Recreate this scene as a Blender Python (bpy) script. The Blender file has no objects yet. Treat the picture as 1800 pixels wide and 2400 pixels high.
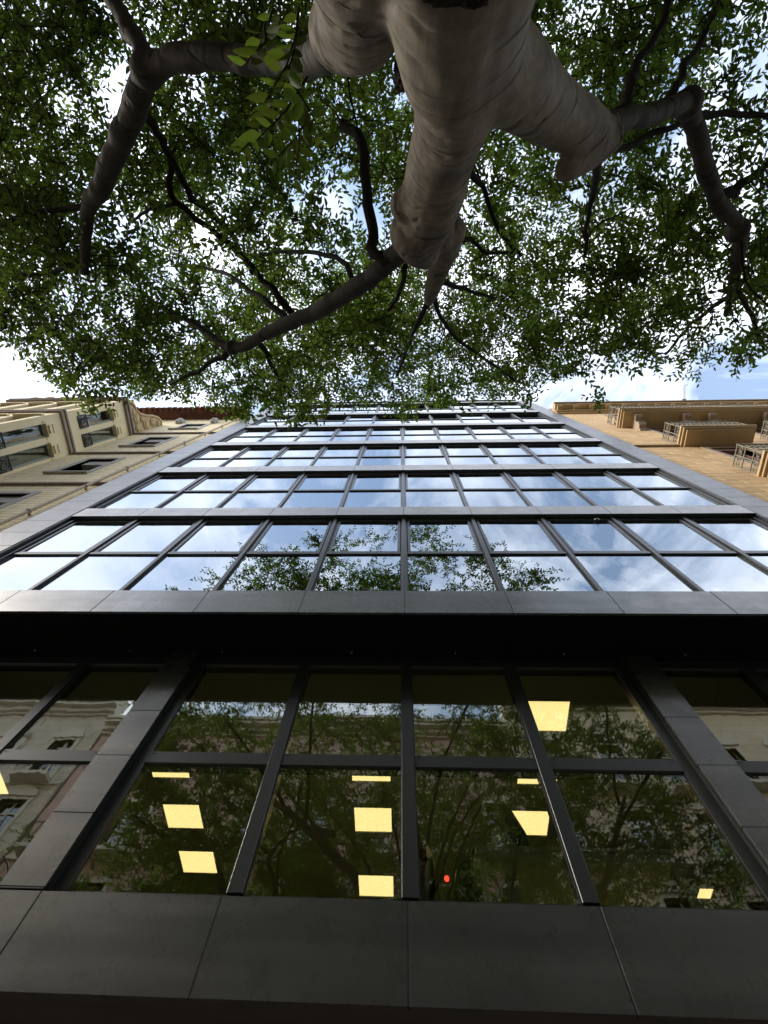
import bpy, bmesh, math, random
import numpy as np
from mathutils import Vector, Matrix, noise as mnoise

random.seed(7)
RNG = np.random.default_rng(11)
scene = bpy.context.scene
C = scene.collection
R_ = math.radians

# ------------------------------------------------------------------ camera
CAM = Vector((0.0, 0.0, 1.55))
F_PX = 1085.6                                   # focal length in pixels of the 1800 x 2400 photograph
CR = Vector((0.99919434, 0.01798018, 0.03588006))
CU = Vector((0.00493096, -0.94225388, 0.33486312))
CF = Vector((-0.03982902, 0.33441641, 0.94158341))
cam_data = bpy.data.cameras.new('camera')
cam = bpy.data.objects.new('camera', cam_data); C.objects.link(cam)
m = Matrix.Identity(4)
for r in range(3):
    m[r][0] = CR[r]; m[r][1] = CU[r]; m[r][2] = -CF[r]; m[r][3] = CAM[r]
cam.matrix_world = m
cam_data.sensor_fit = 'VERTICAL'; cam_data.sensor_height = 24.0; cam_data.sensor_width = 18.0
cam_data.lens = 24.0 * F_PX / 2400.0
cam_data.clip_start = 0.05; cam_data.clip_end = 2000
scene.camera = cam

# ------------------------------------------------------------------ world and sun
SUN_DIR = Vector((-0.845, -0.27, 0.47)).normalized()      # towards the sun
w = bpy.data.worlds.new('World'); scene.world = w; w.use_nodes = True
nt = w.node_tree; nt.nodes.clear()
N = nt.nodes.new; L = nt.links.new
out = N('ShaderNodeOutputWorld'); bg = N('ShaderNodeBackground'); bg.inputs['Strength'].default_value = 0.15
sky = N('ShaderNodeTexSky'); sky.sky_type = 'NISHITA'; sky.sun_disc = False
sky.sun_elevation = math.asin(SUN_DIR.z); sky.sun_rotation = math.atan2(SUN_DIR.x, SUN_DIR.y)
sky.air_density = 1.3; sky.dust_density = 1.2
tc = N('ShaderNodeTexCoord'); sep = N('ShaderNodeSeparateXYZ'); L(tc.outputs['Generated'], sep.inputs[0])
za = N('ShaderNodeMath'); za.operation = 'MAXIMUM'; za.inputs[1].default_value = 0.0; L(sep.outputs['Z'], za.inputs[0])
zb = N('ShaderNodeMath'); zb.operation = 'ADD'; zb.inputs[1].default_value = 0.18; L(za.outputs[0], zb.inputs[0])
dx = N('ShaderNodeMath'); dx.operation = 'DIVIDE'; L(sep.outputs['X'], dx.inputs[0]); L(zb.outputs[0], dx.inputs[1])
dy = N('ShaderNodeMath'); dy.operation = 'DIVIDE'; L(sep.outputs['Y'], dy.inputs[0]); L(zb.outputs[0], dy.inputs[1])
cmb = N('ShaderNodeCombineXYZ'); L(dx.outputs[0], cmb.inputs[0]); L(dy.outputs[0], cmb.inputs[1])
cmb.inputs[2].default_value = 12.9
n1 = N('ShaderNodeTexNoise'); n1.inputs['Scale'].default_value = 4.2; n1.inputs['Detail'].default_value = 9
n1.inputs['Roughness'].default_value = 0.58; n1.inputs['Distortion'].default_value = 0.5; L(cmb.outputs[0], n1.inputs['Vector'])
rp = N('ShaderNodeValToRGB'); L(n1.outputs['Fac'], rp.inputs[0])
rp.color_ramp.elements[0].position = 0.40; rp.color_ramp.elements[0].color = (0.08, 0.08, 0.08, 1)
rp.color_ramp.elements[1].position = 0.63; rp.color_ramp.elements[1].color = (1, 1, 1, 1)
n2 = N('ShaderNodeTexNoise'); n2.inputs['Scale'].default_value = 5.0; n2.inputs['Detail'].default_value = 6; L(cmb.outputs[0], n2.inputs['Vector'])
cc = N('ShaderNodeMixRGB'); cc.inputs[1].default_value = (3.7, 4.15, 5.1, 1); cc.inputs[2].default_value = (6.6, 6.6, 6.8, 1)
L(n2.outputs['Fac'], cc.inputs[0])
mx = N('ShaderNodeMixRGB'); L(rp.outputs[0], mx.inputs[0]); L(sky.outputs[0], mx.inputs[1]); L(cc.outputs[0], mx.inputs[2])
L(mx.outputs[0], bg.inputs['Color']); L(bg.outputs[0], out.inputs['Surface'])

sd = bpy.data.lights.new('sun', 'SUN'); sd.energy = 1.5; sd.angle = R_(24); sd.color = (1.0, 0.93, 0.82)
so = bpy.data.objects.new('sun', sd); C.objects.link(so)
so.rotation_euler = SUN_DIR.to_track_quat('Z', 'Y').to_euler(); so.location = SUN_DIR * 60

scene.view_settings.view_transform = 'Standard'; scene.view_settings.look = 'None'
scene.view_settings.exposure = 1.4; scene.view_settings.gamma = 1.0
scene.view_settings.use_curve_mapping = False
scene.render.engine = 'CYCLES'
cy = scene.cycles
cy.max_bounces = 6; cy.diffuse_bounces = 3; cy.glossy_bounces = 3; cy.transmission_bounces = 3; cy.transparent_max_bounces = 10
cy.caustics_reflective = False; cy.caustics_refractive = False
cy.use_denoising = True
try: cy.denoiser = 'OPENIMAGEDENOISE'
except Exception: pass
cy.sample_clamp_indirect = 6.0

# ------------------------------------------------------------------ pixel -> place helper (photograph pixels)
def ray(u, v):
    return CR * ((u - 900) / F_PX) + CU * (-(v - 1200) / F_PX) + CF
def at(u, v, t):
    return CAM + ray(u, v) * t
def project(P):
    P = np.asarray(P) - np.array(CAM)
    X = P @ np.array(CR); Y = P @ np.array(CU); Z = P @ np.array(CF)
    Zs = np.where(np.abs(Z) < 1e-4, 1e-4, Z)
    return 900 + X / Zs * F_PX, 1200 - Y / Zs * F_PX, Z

# ------------------------------------------------------------------ materials
def mat(name, color, rough=0.6, metal=0.0, spec=0.5, noise=None, bump=None, rnd=0.0, coat=0.0, streak=None):
    """noise=(scale, amount); bump=(scale, distance); rnd = value spread by object; streak=(scale xyz, amount)"""
    M = bpy.data.materials.new(name); M.use_nodes = True
    t = M.node_tree; b = t.nodes['Principled BSDF']
    b.inputs['Roughness'].default_value = rough; b.inputs['Metallic'].default_value = metal
    b.inputs['Specular IOR Level'].default_value = spec; b.inputs['Coat Weight'].default_value = coat; b.inputs['Coat Roughness'].default_value = 0.28; b.inputs['Coat IOR'].default_value = 1.85; b.inputs['Coat Tint'].default_value = (1.0, 0.95, 0.88, 1)
    col = t.nodes.new('ShaderNodeRGB'); col.outputs[0].default_value = (*color, 1); cur = col.outputs[0]
    tcn = t.nodes.new('ShaderNodeTexCoord')
    geo = t.nodes.new('ShaderNodeNewGeometry')
    def vary(cur, fac_socket, amt):
        mr = t.nodes.new('ShaderNodeMapRange'); mr.inputs['To Min'].default_value = 1 - amt; mr.inputs['To Max'].default_value = 1 + amt
        t.links.new(fac_socket, mr.inputs['Value'])
        hs = t.nodes.new('ShaderNodeHueSaturation'); t.links.new(mr.outputs[0], hs.inputs['Value']); t.links.new(cur, hs.inputs['Color'])
        return hs.outputs[0]
    if noise:
        nn = t.nodes.new('ShaderNodeTexNoise'); nn.inputs['Scale'].default_value = noise[0]; nn.inputs['Detail'].default_value = 7
        nn.inputs['Roughness'].default_value = 0.65
        t.links.new(geo.outputs['Position'], nn.inputs['Vector']); cur = vary(cur, nn.outputs['Fac'], noise[1] * 2)
    if streak:
        mp = t.nodes.new('ShaderNodeMapping'); mp.inputs['Scale'].default_value = streak[0]; t.links.new(geo.outputs['Position'], mp.inputs[0])
        nn = t.nodes.new('ShaderNodeTexNoise'); nn.inputs['Scale'].default_value = 1; nn.inputs['Detail'].default_value = 5
        t.links.new(mp.outputs[0], nn.inputs['Vector']); cur = vary(cur, nn.outputs['Fac'], streak[1] * 2)
        mr = t.nodes.new('ShaderNodeMapRange'); mr.inputs['To Min'].default_value = rough - 0.12; mr.inputs['To Max'].default_value = rough + 0.12
        t.links.new(nn.outputs['Fac'], mr.inputs['Value']); t.links.new(mr.outputs[0], b.inputs['Roughness'])
        if coat:                                                      # uneven satin film: cloudy and streaked
            n3 = t.nodes.new('ShaderNodeTexNoise'); n3.inputs['Scale'].default_value = 3.2; n3.inputs['Detail'].default_value = 8; n3.inputs['Roughness'].default_value = 0.7
            t.links.new(geo.outputs['Position'], n3.inputs['Vector'])
            sm = t.nodes.new('ShaderNodeMath'); sm.operation = 'ADD'; t.links.new(nn.outputs['Fac'], sm.inputs[0]); t.links.new(n3.outputs['Fac'], sm.inputs[1])
            m4 = t.nodes.new('ShaderNodeMapRange'); m4.inputs['From Min'].default_value = 0.75; m4.inputs['From Max'].default_value = 1.25
            m4.inputs['To Min'].default_value = coat * 0.5; m4.inputs['To Max'].default_value = coat; t.links.new(sm.outputs[0], m4.inputs['Value']); t.links.new(m4.outputs[0], b.inputs['Coat Weight'])
            m5 = t.nodes.new('ShaderNodeMapRange'); m5.inputs['From Min'].default_value = 0.3; m5.inputs['From Max'].default_value = 0.7
            m5.inputs['To Min'].default_value = 0.36; m5.inputs['To Max'].default_value = 0.22; t.links.new(n3.outputs['Fac'], m5.inputs['Value']); t.links.new(m5.outputs[0], b.inputs['Coat Roughness'])
    if rnd:
        oi = t.nodes.new('ShaderNodeObjectInfo'); cur = vary(cur, oi.outputs['Random'], rnd)
    t.links.new(cur, b.inputs['Base Color'])
    if bump:
        nn = t.nodes.new('ShaderNodeTexNoise'); nn.inputs['Scale'].default_value = bump[0]; nn.inputs['Detail'].default_value = 6
        t.links.new(geo.outputs['Position'], nn.inputs['Vector'])
        bp = t.nodes.new('ShaderNodeBump'); bp.inputs['Strength'].default_value = 1.0; bp.inputs['Distance'].default_value = bump[1]
        t.links.new(nn.outputs['Fac'], bp.inputs['Height']); t.links.new(bp.outputs[0], b.inputs['Normal'])
    return M

def glass_mat(name, reflect, tint, fres_ior, wave=(2.2, 0.0012), rim=(1, 1, 1)):
    M = bpy.data.materials.new(name); M.use_nodes = True
    t = M.node_tree; t.nodes.clear(); n = t.nodes.new; l = t.links.new
    o = n('ShaderNodeOutputMaterial'); mixs = n('ShaderNodeMixShader'); tr = n('ShaderNodeBsdfTransparent'); gl = n('ShaderNodeBsdfGlossy')
    gl.inputs['Roughness'].default_value = 0.0; gl.inputs['Color'].default_value = (*rim, 1); tr.inputs['Color'].default_value = (*tint, 1)
    geo = n('ShaderNodeNewGeometry')
    dt = n('ShaderNodeVectorMath'); dt.operation = 'DOT_PRODUCT'; l(geo.outputs['Incoming'], dt.inputs[0]); l(geo.outputs['Normal'], dt.inputs[1])
    ab = n('ShaderNodeMath'); ab.operation = 'ABSOLUTE'; l(dt.outputs['Value'], ab.inputs[0])
    iv = n('ShaderNodeMath'); iv.operation = 'SUBTRACT'; iv.inputs[0].default_value = 1.0; l(ab.outputs[0], iv.inputs[1])
    pw = n('ShaderNodeMath'); pw.operation = 'POWER'; pw.inputs[1].default_value = 4.0; l(iv.outputs[0], pw.inputs[0])
    ad = n('ShaderNodeMapRange'); ad.inputs['To Min'].default_value = reflect; ad.inputs['To Max'].default_value = 1.0
    l(pw.outputs[0], ad.inputs['Value'])
    oi = n('ShaderNodeObjectInfo')
    off = n('ShaderNodeVectorMath'); off.operation = 'ADD'; l(geo.outputs['Position'], off.inputs[0])
    mul = n('ShaderNodeMath'); mul.operation = 'MULTIPLY'; mul.inputs[1].default_value = 37.0; l(oi.outputs['Random'], mul.inputs[0]); l(mul.outputs[0], off.inputs[1])
    mp = n('ShaderNodeMapping'); mp.inputs['Scale'].default_value = (1.0, 1.0, 0.45); l(off.outputs[0], mp.inputs[0])
    ns = n('ShaderNodeTexNoise'); ns.inputs['Scale'].default_value = wave[0]; ns.inputs['Detail'].default_value = 2.0; l(mp.outputs[0], ns.inputs['Vector'])
    ns2 = n('ShaderNodeTexNoise'); ns2.inputs['Scale'].default_value = wave[0] * 9; ns2.inputs['Detail'].default_value = 1.0; l(mp.outputs[0], ns2.inputs['Vector'])
    sm = n('ShaderNodeMath'); sm.operation = 'MULTIPLY_ADD'; sm.inputs[1].default_value = 0.07; l(ns2.outputs['Fac'], sm.inputs[0]); l(ns.outputs['Fac'], sm.inputs[2])
    bp = n('ShaderNodeBump'); bp.inputs['Distance'].default_value = wave[1]; bp.inputs['Strength'].default_value = 1.0; l(sm.outputs[0], bp.inputs['Height'])
    l(bp.outputs[0], gl.inputs['Normal']); l(ad.outputs[0], mixs.inputs[0]); l(tr.outputs[0], mixs.inputs[1]); l(gl.outputs[0], mixs.inputs[2])
    l(mixs.outputs[0], o.inputs['Surface'])
    return M

def emit_mat(name, color, strength):
    M = bpy.data.materials.new(name); M.use_nodes = True
    t = M.node_tree; t.nodes.clear()
    o = t.nodes.new('ShaderNodeOutputMaterial'); e = t.nodes.new('ShaderNodeEmission')
    e.inputs['Color'].default_value = (*color, 1); e.inputs['Strength'].default_value = strength
    t.links.new(e.outputs[0], o.inputs['Surface']); return M

def brick_mat(name, c1, c2, mortar, bw, bh, msize, bumpd=0.006, rough=0.85, noise=0.12):
    M = bpy.data.materials.new(name); M.use_nodes = True
    t = M.node_tree; b = t.nodes['Principled BSDF']; b.inputs['Roughness'].default_value = rough; n = t.nodes.new; l = t.links.new
    geo = n('ShaderNodeNewGeometry'); sp = n('ShaderNodeSeparateXYZ'); l(geo.outputs['Position'], sp.inputs[0])
    ad = n('ShaderNodeMath'); ad.operation = 'ADD'; l(sp.outputs['X'], ad.inputs[0]); l(sp.outputs['Y'], ad.inputs[1])
    cb = n('ShaderNodeCombineXYZ'); l(ad.outputs[0], cb.inputs[0]); l(sp.outputs['Z'], cb.inputs[1])
    br = n('ShaderNodeTexBrick'); l(cb.outputs[0], br.inputs['Vector']); br.inputs['Scale'].default_value = 1.0
    br.inputs['Brick Width'].default_value = bw; br.inputs['Row Height'].default_value = bh; br.inputs['Mortar Size'].default_value = msize
    br.inputs['Mortar Smooth'].default_value = 0.3
    br.inputs['Color1'].default_value = (*c1, 1); br.inputs['Color2'].default_value = (*c2, 1); br.inputs['Mortar'].default_value = (*mortar, 1)
    ns = n('ShaderNodeTexNoise'); ns.inputs['Scale'].default_value = 1.6; ns.inputs['Detail'].default_value = 8; ns.inputs['Roughness'].default_value = 0.7; l(geo.outputs['Position'], ns.inputs['Vector'])
    mr = n('ShaderNodeMapRange'); mr.inputs['To Min'].default_value = 1 - 2 * noise; mr.inputs['To Max'].default_value = 1 + 2 * noise; l(ns.outputs['Fac'], mr.inputs['Value'])
    hs = n('ShaderNodeHueSaturation'); l(br.outputs['Color'], hs.inputs['Color']); l(mr.outputs[0], hs.inputs['Value'])
    l(hs.outputs[0], b.inputs['Base Color'])
    bp = n('ShaderNodeBump'); bp.inputs['Distance'].default_value = bumpd; bp.invert = True; l(br.outputs['Fac'], bp.inputs['Height']); l(bp.outputs[0], b.inputs['Normal'])
    return M

M = {}
M['panel'] = mat('charcoal_cladding', (0.031, 0.035, 0.034), rough=0.42, spec=0.8, noise=(4.5, 0.26), bump=(60, 0.0005), rnd=0.12, coat=1.0, streak=((0.5, 1, 7.0), 0.26))
M['panel_up'] = mat('upper_band_cladding', (0.125, 0.108, 0.084), rough=0.40, spec=0.8, noise=(3.0, 0.10), bump=(60, 0.0005), rnd=0.10, coat=1.0, streak=((0.35, 1, 9.0), 0.16))  # lighter, warmer base colour for every band above the lowest
M['strip'] = mat('blue_grey_cladding', (0.135, 0.145, 0.165), rough=0.42, spec=0.6, coat=0.4, noise=(2.0, 0.12), rnd=0.14, streak=((1.0, 1, 3.0), 0.10))
M['frame'] = mat('anthracite_aluminium', (0.028, 0.031, 0.032), rough=0.38, spec=0.6, noise=(5, 0.05), coat=0.15)
M['sash'] = mat('grey_aluminium', (0.06, 0.064, 0.066), rough=0.35, spec=0.6, coat=0.1)
M['core'] = mat('dark_membrane', (0.010, 0.010, 0.010), rough=0.8)
M['soffit'] = mat('black_soffit', (0.006, 0.006, 0.0058), rough=0.8, spec=0.15, noise=(4, 0.1), rnd=0.1)
M['brownsoffit'] = mat('brown_soffit', (0.11, 0.085, 0.072), rough=0.8, noise=(6, 0.15), streak=((1.2, 14, 6), 0.2))
M['glass'] = glass_mat('mirror_glazing', 0.42, (0.16, 0.20, 0.19), 1.5, wave=(1.6, 0.0040), rim=(0.86, 0.92, 0.97))
M['lowglass'] = glass_mat('clear_glazing', 0.22, (0.82, 0.82, 0.74), 1.5, wave=(1.6, 0.0016), rim=(0.95, 0.97, 0.95))
M['screw'] = mat('steel', (0.45, 0.45, 0.43), rough=0.3, metal=1.0)
M['room'] = mat('office_wall_paint', (0.56, 0.55, 0.40), rough=0.8, noise=(1.0, 0.15))
M['ceil'] = mat('office_ceiling', (0.50, 0.54, 0.42), rough=0.9, noise=(1.5, 0.06))
M['lamp'] = emit_mat('lit_diffuser', (1.0, 0.80, 0.37), 0.95)
M['lampframe'] = mat('lamp_frame', (0.5, 0.48, 0.35), rough=0.5)
M['desk'] = mat('pale_desk_laminate', (0.80, 0.84, 0.60), rough=0.4)
M['blackplastic'] = mat('black_plastic', (0.012, 0.012, 0.013), rough=0.35)
M['greyfabric'] = mat('grey_fabric', (0.55, 0.53, 0.48), rough=0.9, noise=(30, 0.1))
M['bottle'] = mat('bottle_plastic', (0.55, 0.60, 0.55), rough=0.1, spec=0.7)
M['red'] = emit_mat('red_indicator', (1.0, 0.06, 0.03), 1.6)
M['cream'] = brick_mat('cream_ashlar', (0.82, 0.69, 0.43), (0.84, 0.73, 0.48), (0.46, 0.37, 0.23), 0.78, 0.16, 0.013)
M['creamplain'] = mat('cream_render', (0.82, 0.69, 0.44), rough=0.8, noise=(1.4, 0.10), bump=(40, 0.001))
M['surround'] = mat('grey_stone_surround', (0.42, 0.40, 0.36), rough=0.8, noise=(4, 0.12))
M['mould'] = mat('grey_brown_moulding', (0.28, 0.23, 0.20), rough=0.8, noise=(3, 0.15))
M['carved'] = mat('carved_sandstone', (0.55, 0.42, 0.24), rough=0.9, noise=(12, 0.22), bump=(22, 0.02))
M['tile'] = mat('red_brown_tile', (0.105, 0.034, 0.02), rough=0.7, noise=(9, 0.2), rnd=0.35)
M['iron'] = mat('black_wrought_iron', (0.015, 0.014, 0.013), rough=0.5)
M['railiron'] = mat('weathered_iron', (0.20, 0.18, 0.13), rough=0.6, noise=(20, 0.2))
M['greenframe'] = mat('grey_green_timber', (0.22, 0.27, 0.23), rough=0.5)
M['winglass'] = glass_mat('old_window_glass', 0.16, (0.55, 0.60, 0.55), 1.5, wave=(3, 0.003))
M['dark'] = mat('dim_interior', (0.05, 0.048, 0.04), rough=0.9)
M['curtain'] = mat('pale_blind', (0.50, 0.52, 0.42), rough=0.9, noise=(2, 0.05))
M['pipe'] = mat('cream_downpipe', (0.48, 0.38, 0.24), rough=0.5)
M['tan'] = brick_mat('tan_ashlar', (0.64, 0.435, 0.22), (0.69, 0.48, 0.26), (0.36, 0.24, 0.13), 0.62, 0.30, 0.012, bumpd=0.01)
M['block'] = mat('tan_stone_block', (0.66, 0.45, 0.23), rough=0.85, noise=(3, 0.10), rnd=0.12, bump=(35, 0.002))
M['tanplain'] = mat('tan_stone_trim', (0.50, 0.365, 0.205), rough=0.8, noise=(2, 0.14), bump=(40, 0.002))
M['tandark'] = mat('weathered_stone', (0.33, 0.26, 0.19), rough=0.85, noise=(7, 0.25), bump=(30, 0.004))
M['pinkwood'] = mat('faded_pink_timber', (0.33, 0.19, 0.16), rough=0.7, noise=(6, 0.12))
M['oppA'] = brick_mat('beige_stone', (0.50, 0.45, 0.36), (0.55, 0.49, 0.40), (0.32, 0.28, 0.23), 0.9, 0.45, 0.02)
M['oppB'] = brick_mat('pink_stucco', (0.48, 0.33, 0.28), (0.50, 0.35, 0.30), (0.40, 0.27, 0.23), 1.4, 0.6, 0.015)
M['oppC'] = brick_mat('cream_stone', (0.56, 0.48, 0.34), (0.60, 0.52, 0.38), (0.36, 0.30, 0.2), 0.9, 0.45, 0.02)
M['trim'] = mat('pale_stone_trim', (0.55, 0.51, 0.43), rough=0.8, noise=(2, 0.1))
M['asphalt'] = mat('asphalt', (0.05, 0.05, 0.05), rough=0.9, noise=(8, 0.2), bump=(120, 0.003))
M['pave'] = brick_mat('pavement_tiles', (0.30, 0.29, 0.27), (0.34, 0.33, 0.30), (0.18, 0.17, 0.16), 0.2, 0.2, 0.006)
M['kerb'] = mat('granite_kerb', (0.35, 0.34, 0.32), rough=0.8, noise=(30, 0.15))
M['soil'] = mat('ground_earth', (0.16, 0.13, 0.10), rough=0.95, noise=(3, 0.2))

def leaf_mat(name, base, trans, spread):
    Mm = bpy.data.materials.new(name); Mm.use_nodes = True
    t = Mm.node_tree; t.nodes.clear(); n = t.nodes.new; l = t.links.new
    o = n('ShaderNodeOutputMaterial'); mxs = n('ShaderNodeMixShader'); pb = n('ShaderNodeBsdfPrincipled'); tl = n('ShaderNodeBsdfTranslucent')
    mxs.inputs[0].default_value = 0.45; pb.inputs['Roughness'].default_value = 0.45; pb.inputs['Specular IOR Level'].default_value = 0.35
    at_ = n('ShaderNodeAttribute'); at_.attribute_name = 'leafrnd'
    oi = n('ShaderNodeObjectInfo'); sm = n('ShaderNodeMath'); sm.operation = 'ADD'; l(at_.outputs['Fac'], sm.inputs[0]); l(oi.outputs['Random'], sm.inputs[1])
    fr = n('ShaderNodeMath'); fr.operation = 'FRACT'; l(sm.outputs[0], fr.inputs[0])
    mr = n('ShaderNodeMapRange'); mr.inputs['To Min'].default_value = 1 - spread; mr.inputs['To Max'].default_value = 1 + spread; l(fr.outputs[0], mr.inputs['Value'])
    mh = n('ShaderNodeMapRange'); mh.inputs['To Min'].default_value = 0.478; mh.inputs['To Max'].default_value = 0.508; l(fr.outputs[0], mh.inputs['Value'])
    for colr, node, key in ((base, pb, 'Base Color'), (trans, tl, 'Color')):
        hs = n('ShaderNodeHueSaturation'); hs.inputs['Color'].default_value = (*colr, 1); l(mr.outputs[0], hs.inputs['Value']); l(mh.outputs[0], hs.inputs['Hue'])
        l(hs.outputs[0], node.inputs[key])
    l(pb.outputs[0], mxs.inputs[1]); l(tl.outputs[0], mxs.inputs[2]); l(mxs.outputs[0], o.inputs['Surface'])
    return Mm
M['leaf'] = leaf_mat('leaf_green', (0.042, 0.076, 0.014), (0.15, 0.25, 0.028), 0.55)
M['youngleaf'] = leaf_mat('young_leaf_green', (0.065, 0.115, 0.020), (0.17, 0.28, 0.03), 0.40)

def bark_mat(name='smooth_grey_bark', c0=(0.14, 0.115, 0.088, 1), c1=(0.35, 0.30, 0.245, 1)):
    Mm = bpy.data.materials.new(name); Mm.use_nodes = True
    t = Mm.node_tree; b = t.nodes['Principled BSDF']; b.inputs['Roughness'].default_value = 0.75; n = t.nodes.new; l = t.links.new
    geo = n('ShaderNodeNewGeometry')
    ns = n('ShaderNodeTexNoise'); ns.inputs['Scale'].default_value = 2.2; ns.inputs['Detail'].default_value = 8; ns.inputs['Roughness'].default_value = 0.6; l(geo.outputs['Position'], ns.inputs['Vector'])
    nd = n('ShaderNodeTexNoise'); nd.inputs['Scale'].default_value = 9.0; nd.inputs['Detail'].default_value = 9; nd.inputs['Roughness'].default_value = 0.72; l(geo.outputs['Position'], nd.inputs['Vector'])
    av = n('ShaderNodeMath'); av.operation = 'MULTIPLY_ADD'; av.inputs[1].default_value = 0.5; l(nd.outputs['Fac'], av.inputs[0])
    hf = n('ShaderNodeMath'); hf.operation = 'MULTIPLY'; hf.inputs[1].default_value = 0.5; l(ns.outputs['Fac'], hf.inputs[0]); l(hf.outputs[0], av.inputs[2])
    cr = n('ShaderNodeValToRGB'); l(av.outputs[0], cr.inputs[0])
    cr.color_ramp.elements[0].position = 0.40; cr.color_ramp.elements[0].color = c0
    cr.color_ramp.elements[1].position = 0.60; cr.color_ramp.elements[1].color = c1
    # ring creases round the limbs
    mp = n('ShaderNodeMapping'); mp.inputs['Scale'].default_value = (0.55, 0.55, 2.0); mp.inputs['Rotation'].default_value = (0.25, 0.2, 0); l(geo.outputs['Position'], mp.inputs[0])
    wv = n('ShaderNodeTexWave'); wv.bands_direction = 'Z'; wv.inputs['Scale'].default_value = 1.25; wv.inputs['Distortion'].default_value = 7.0
    wv.inputs['Detail'].default_value = 3; wv.inputs['Detail Scale'].default_value = 0.9; l(mp.outputs[0], wv.inputs['Vector'])
    rr = n('ShaderNodeValToRGB'); l(wv.outputs['Fac'], rr.inputs[0])
    rr.color_ramp.elements[0].position = 0.0; rr.color_ramp.elements[0].color = (0, 0, 0, 1)
    rr.color_ramp.elements[1].position = 0.05; rr.color_ramp.elements[1].color = (1, 1, 1, 1)
    # only here and there
    nm = n('ShaderNodeTexNoise'); nm.inputs['Scale'].default_value = 3.2; l(geo.outputs['Position'], nm.inputs['Vector'])
    nr = n('ShaderNodeMapRange'); nr.inputs['From Min'].default_value = 0.38; nr.inputs['From Max'].default_value = 0.54; l(nm.outputs['Fac'], nr.inputs['Value'])
    mxx = n('ShaderNodeMath'); mxx.operation = 'MAXIMUM'; l(rr.outputs[0], mxx.inputs[0]); l(nr.outputs[0], mxx.inputs[1])
    # long fine grain
    mg = n('ShaderNodeMapping'); mg.inputs['Scale'].default_value = (26, 26, 3.0); l(geo.outputs['Position'], mg.inputs[0])
    ng = n('ShaderNodeTexNoise'); ng.inputs['Scale'].default_value = 1.0; ng.inputs['Detail'].default_value = 6; l(mg.outputs[0], ng.inputs['Vector'])
    mrk = n('ShaderNodeMixRGB'); mrk.blend_type = 'MULTIPLY'; mrk.inputs[0].default_value = 0.62; l(cr.outputs[0], mrk.inputs[1]); l(mxx.outputs[0], mrk.inputs[2])
    gm = n('ShaderNodeMapRange'); gm.inputs['To Min'].default_value = 0.5; gm.inputs['To Max'].default_value = 1.5; l(ng.outputs['Fac'], gm.inputs['Value'])
    hs = n('ShaderNodeHueSaturation'); l(mrk.outputs[0], hs.inputs['Color']); l(gm.outputs[0], hs.inputs['Value']); l(hs.outputs[0], b.inputs['Base Color'])
    h1 = n('ShaderNodeMath'); h1.operation = 'MULTIPLY_ADD'; h1.inputs[1].default_value = 0.25; l(ng.outputs['Fac'], h1.inputs[0]); l(mxx.outputs[0], h1.inputs[2])
    bp = n('ShaderNodeBump'); bp.inputs['Distance'].default_value = 0.012; l(h1.outputs[0], bp.inputs['Height']); l(bp.outputs[0], b.inputs['Normal'])
    return Mm
M['bark'] = bark_mat()
M['backlitbark'] = bark_mat('backlit_limb_bark', (0.022, 0.018, 0.014, 1), (0.062, 0.05, 0.039, 1))  # darker copy of the trunk bark; backlight shade put into the colour
M['twig'] = mat('dark_twig_bark', (0.022, 0.019, 0.015), rough=0.9, spec=0.15, noise=(10, 0.2))

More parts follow.
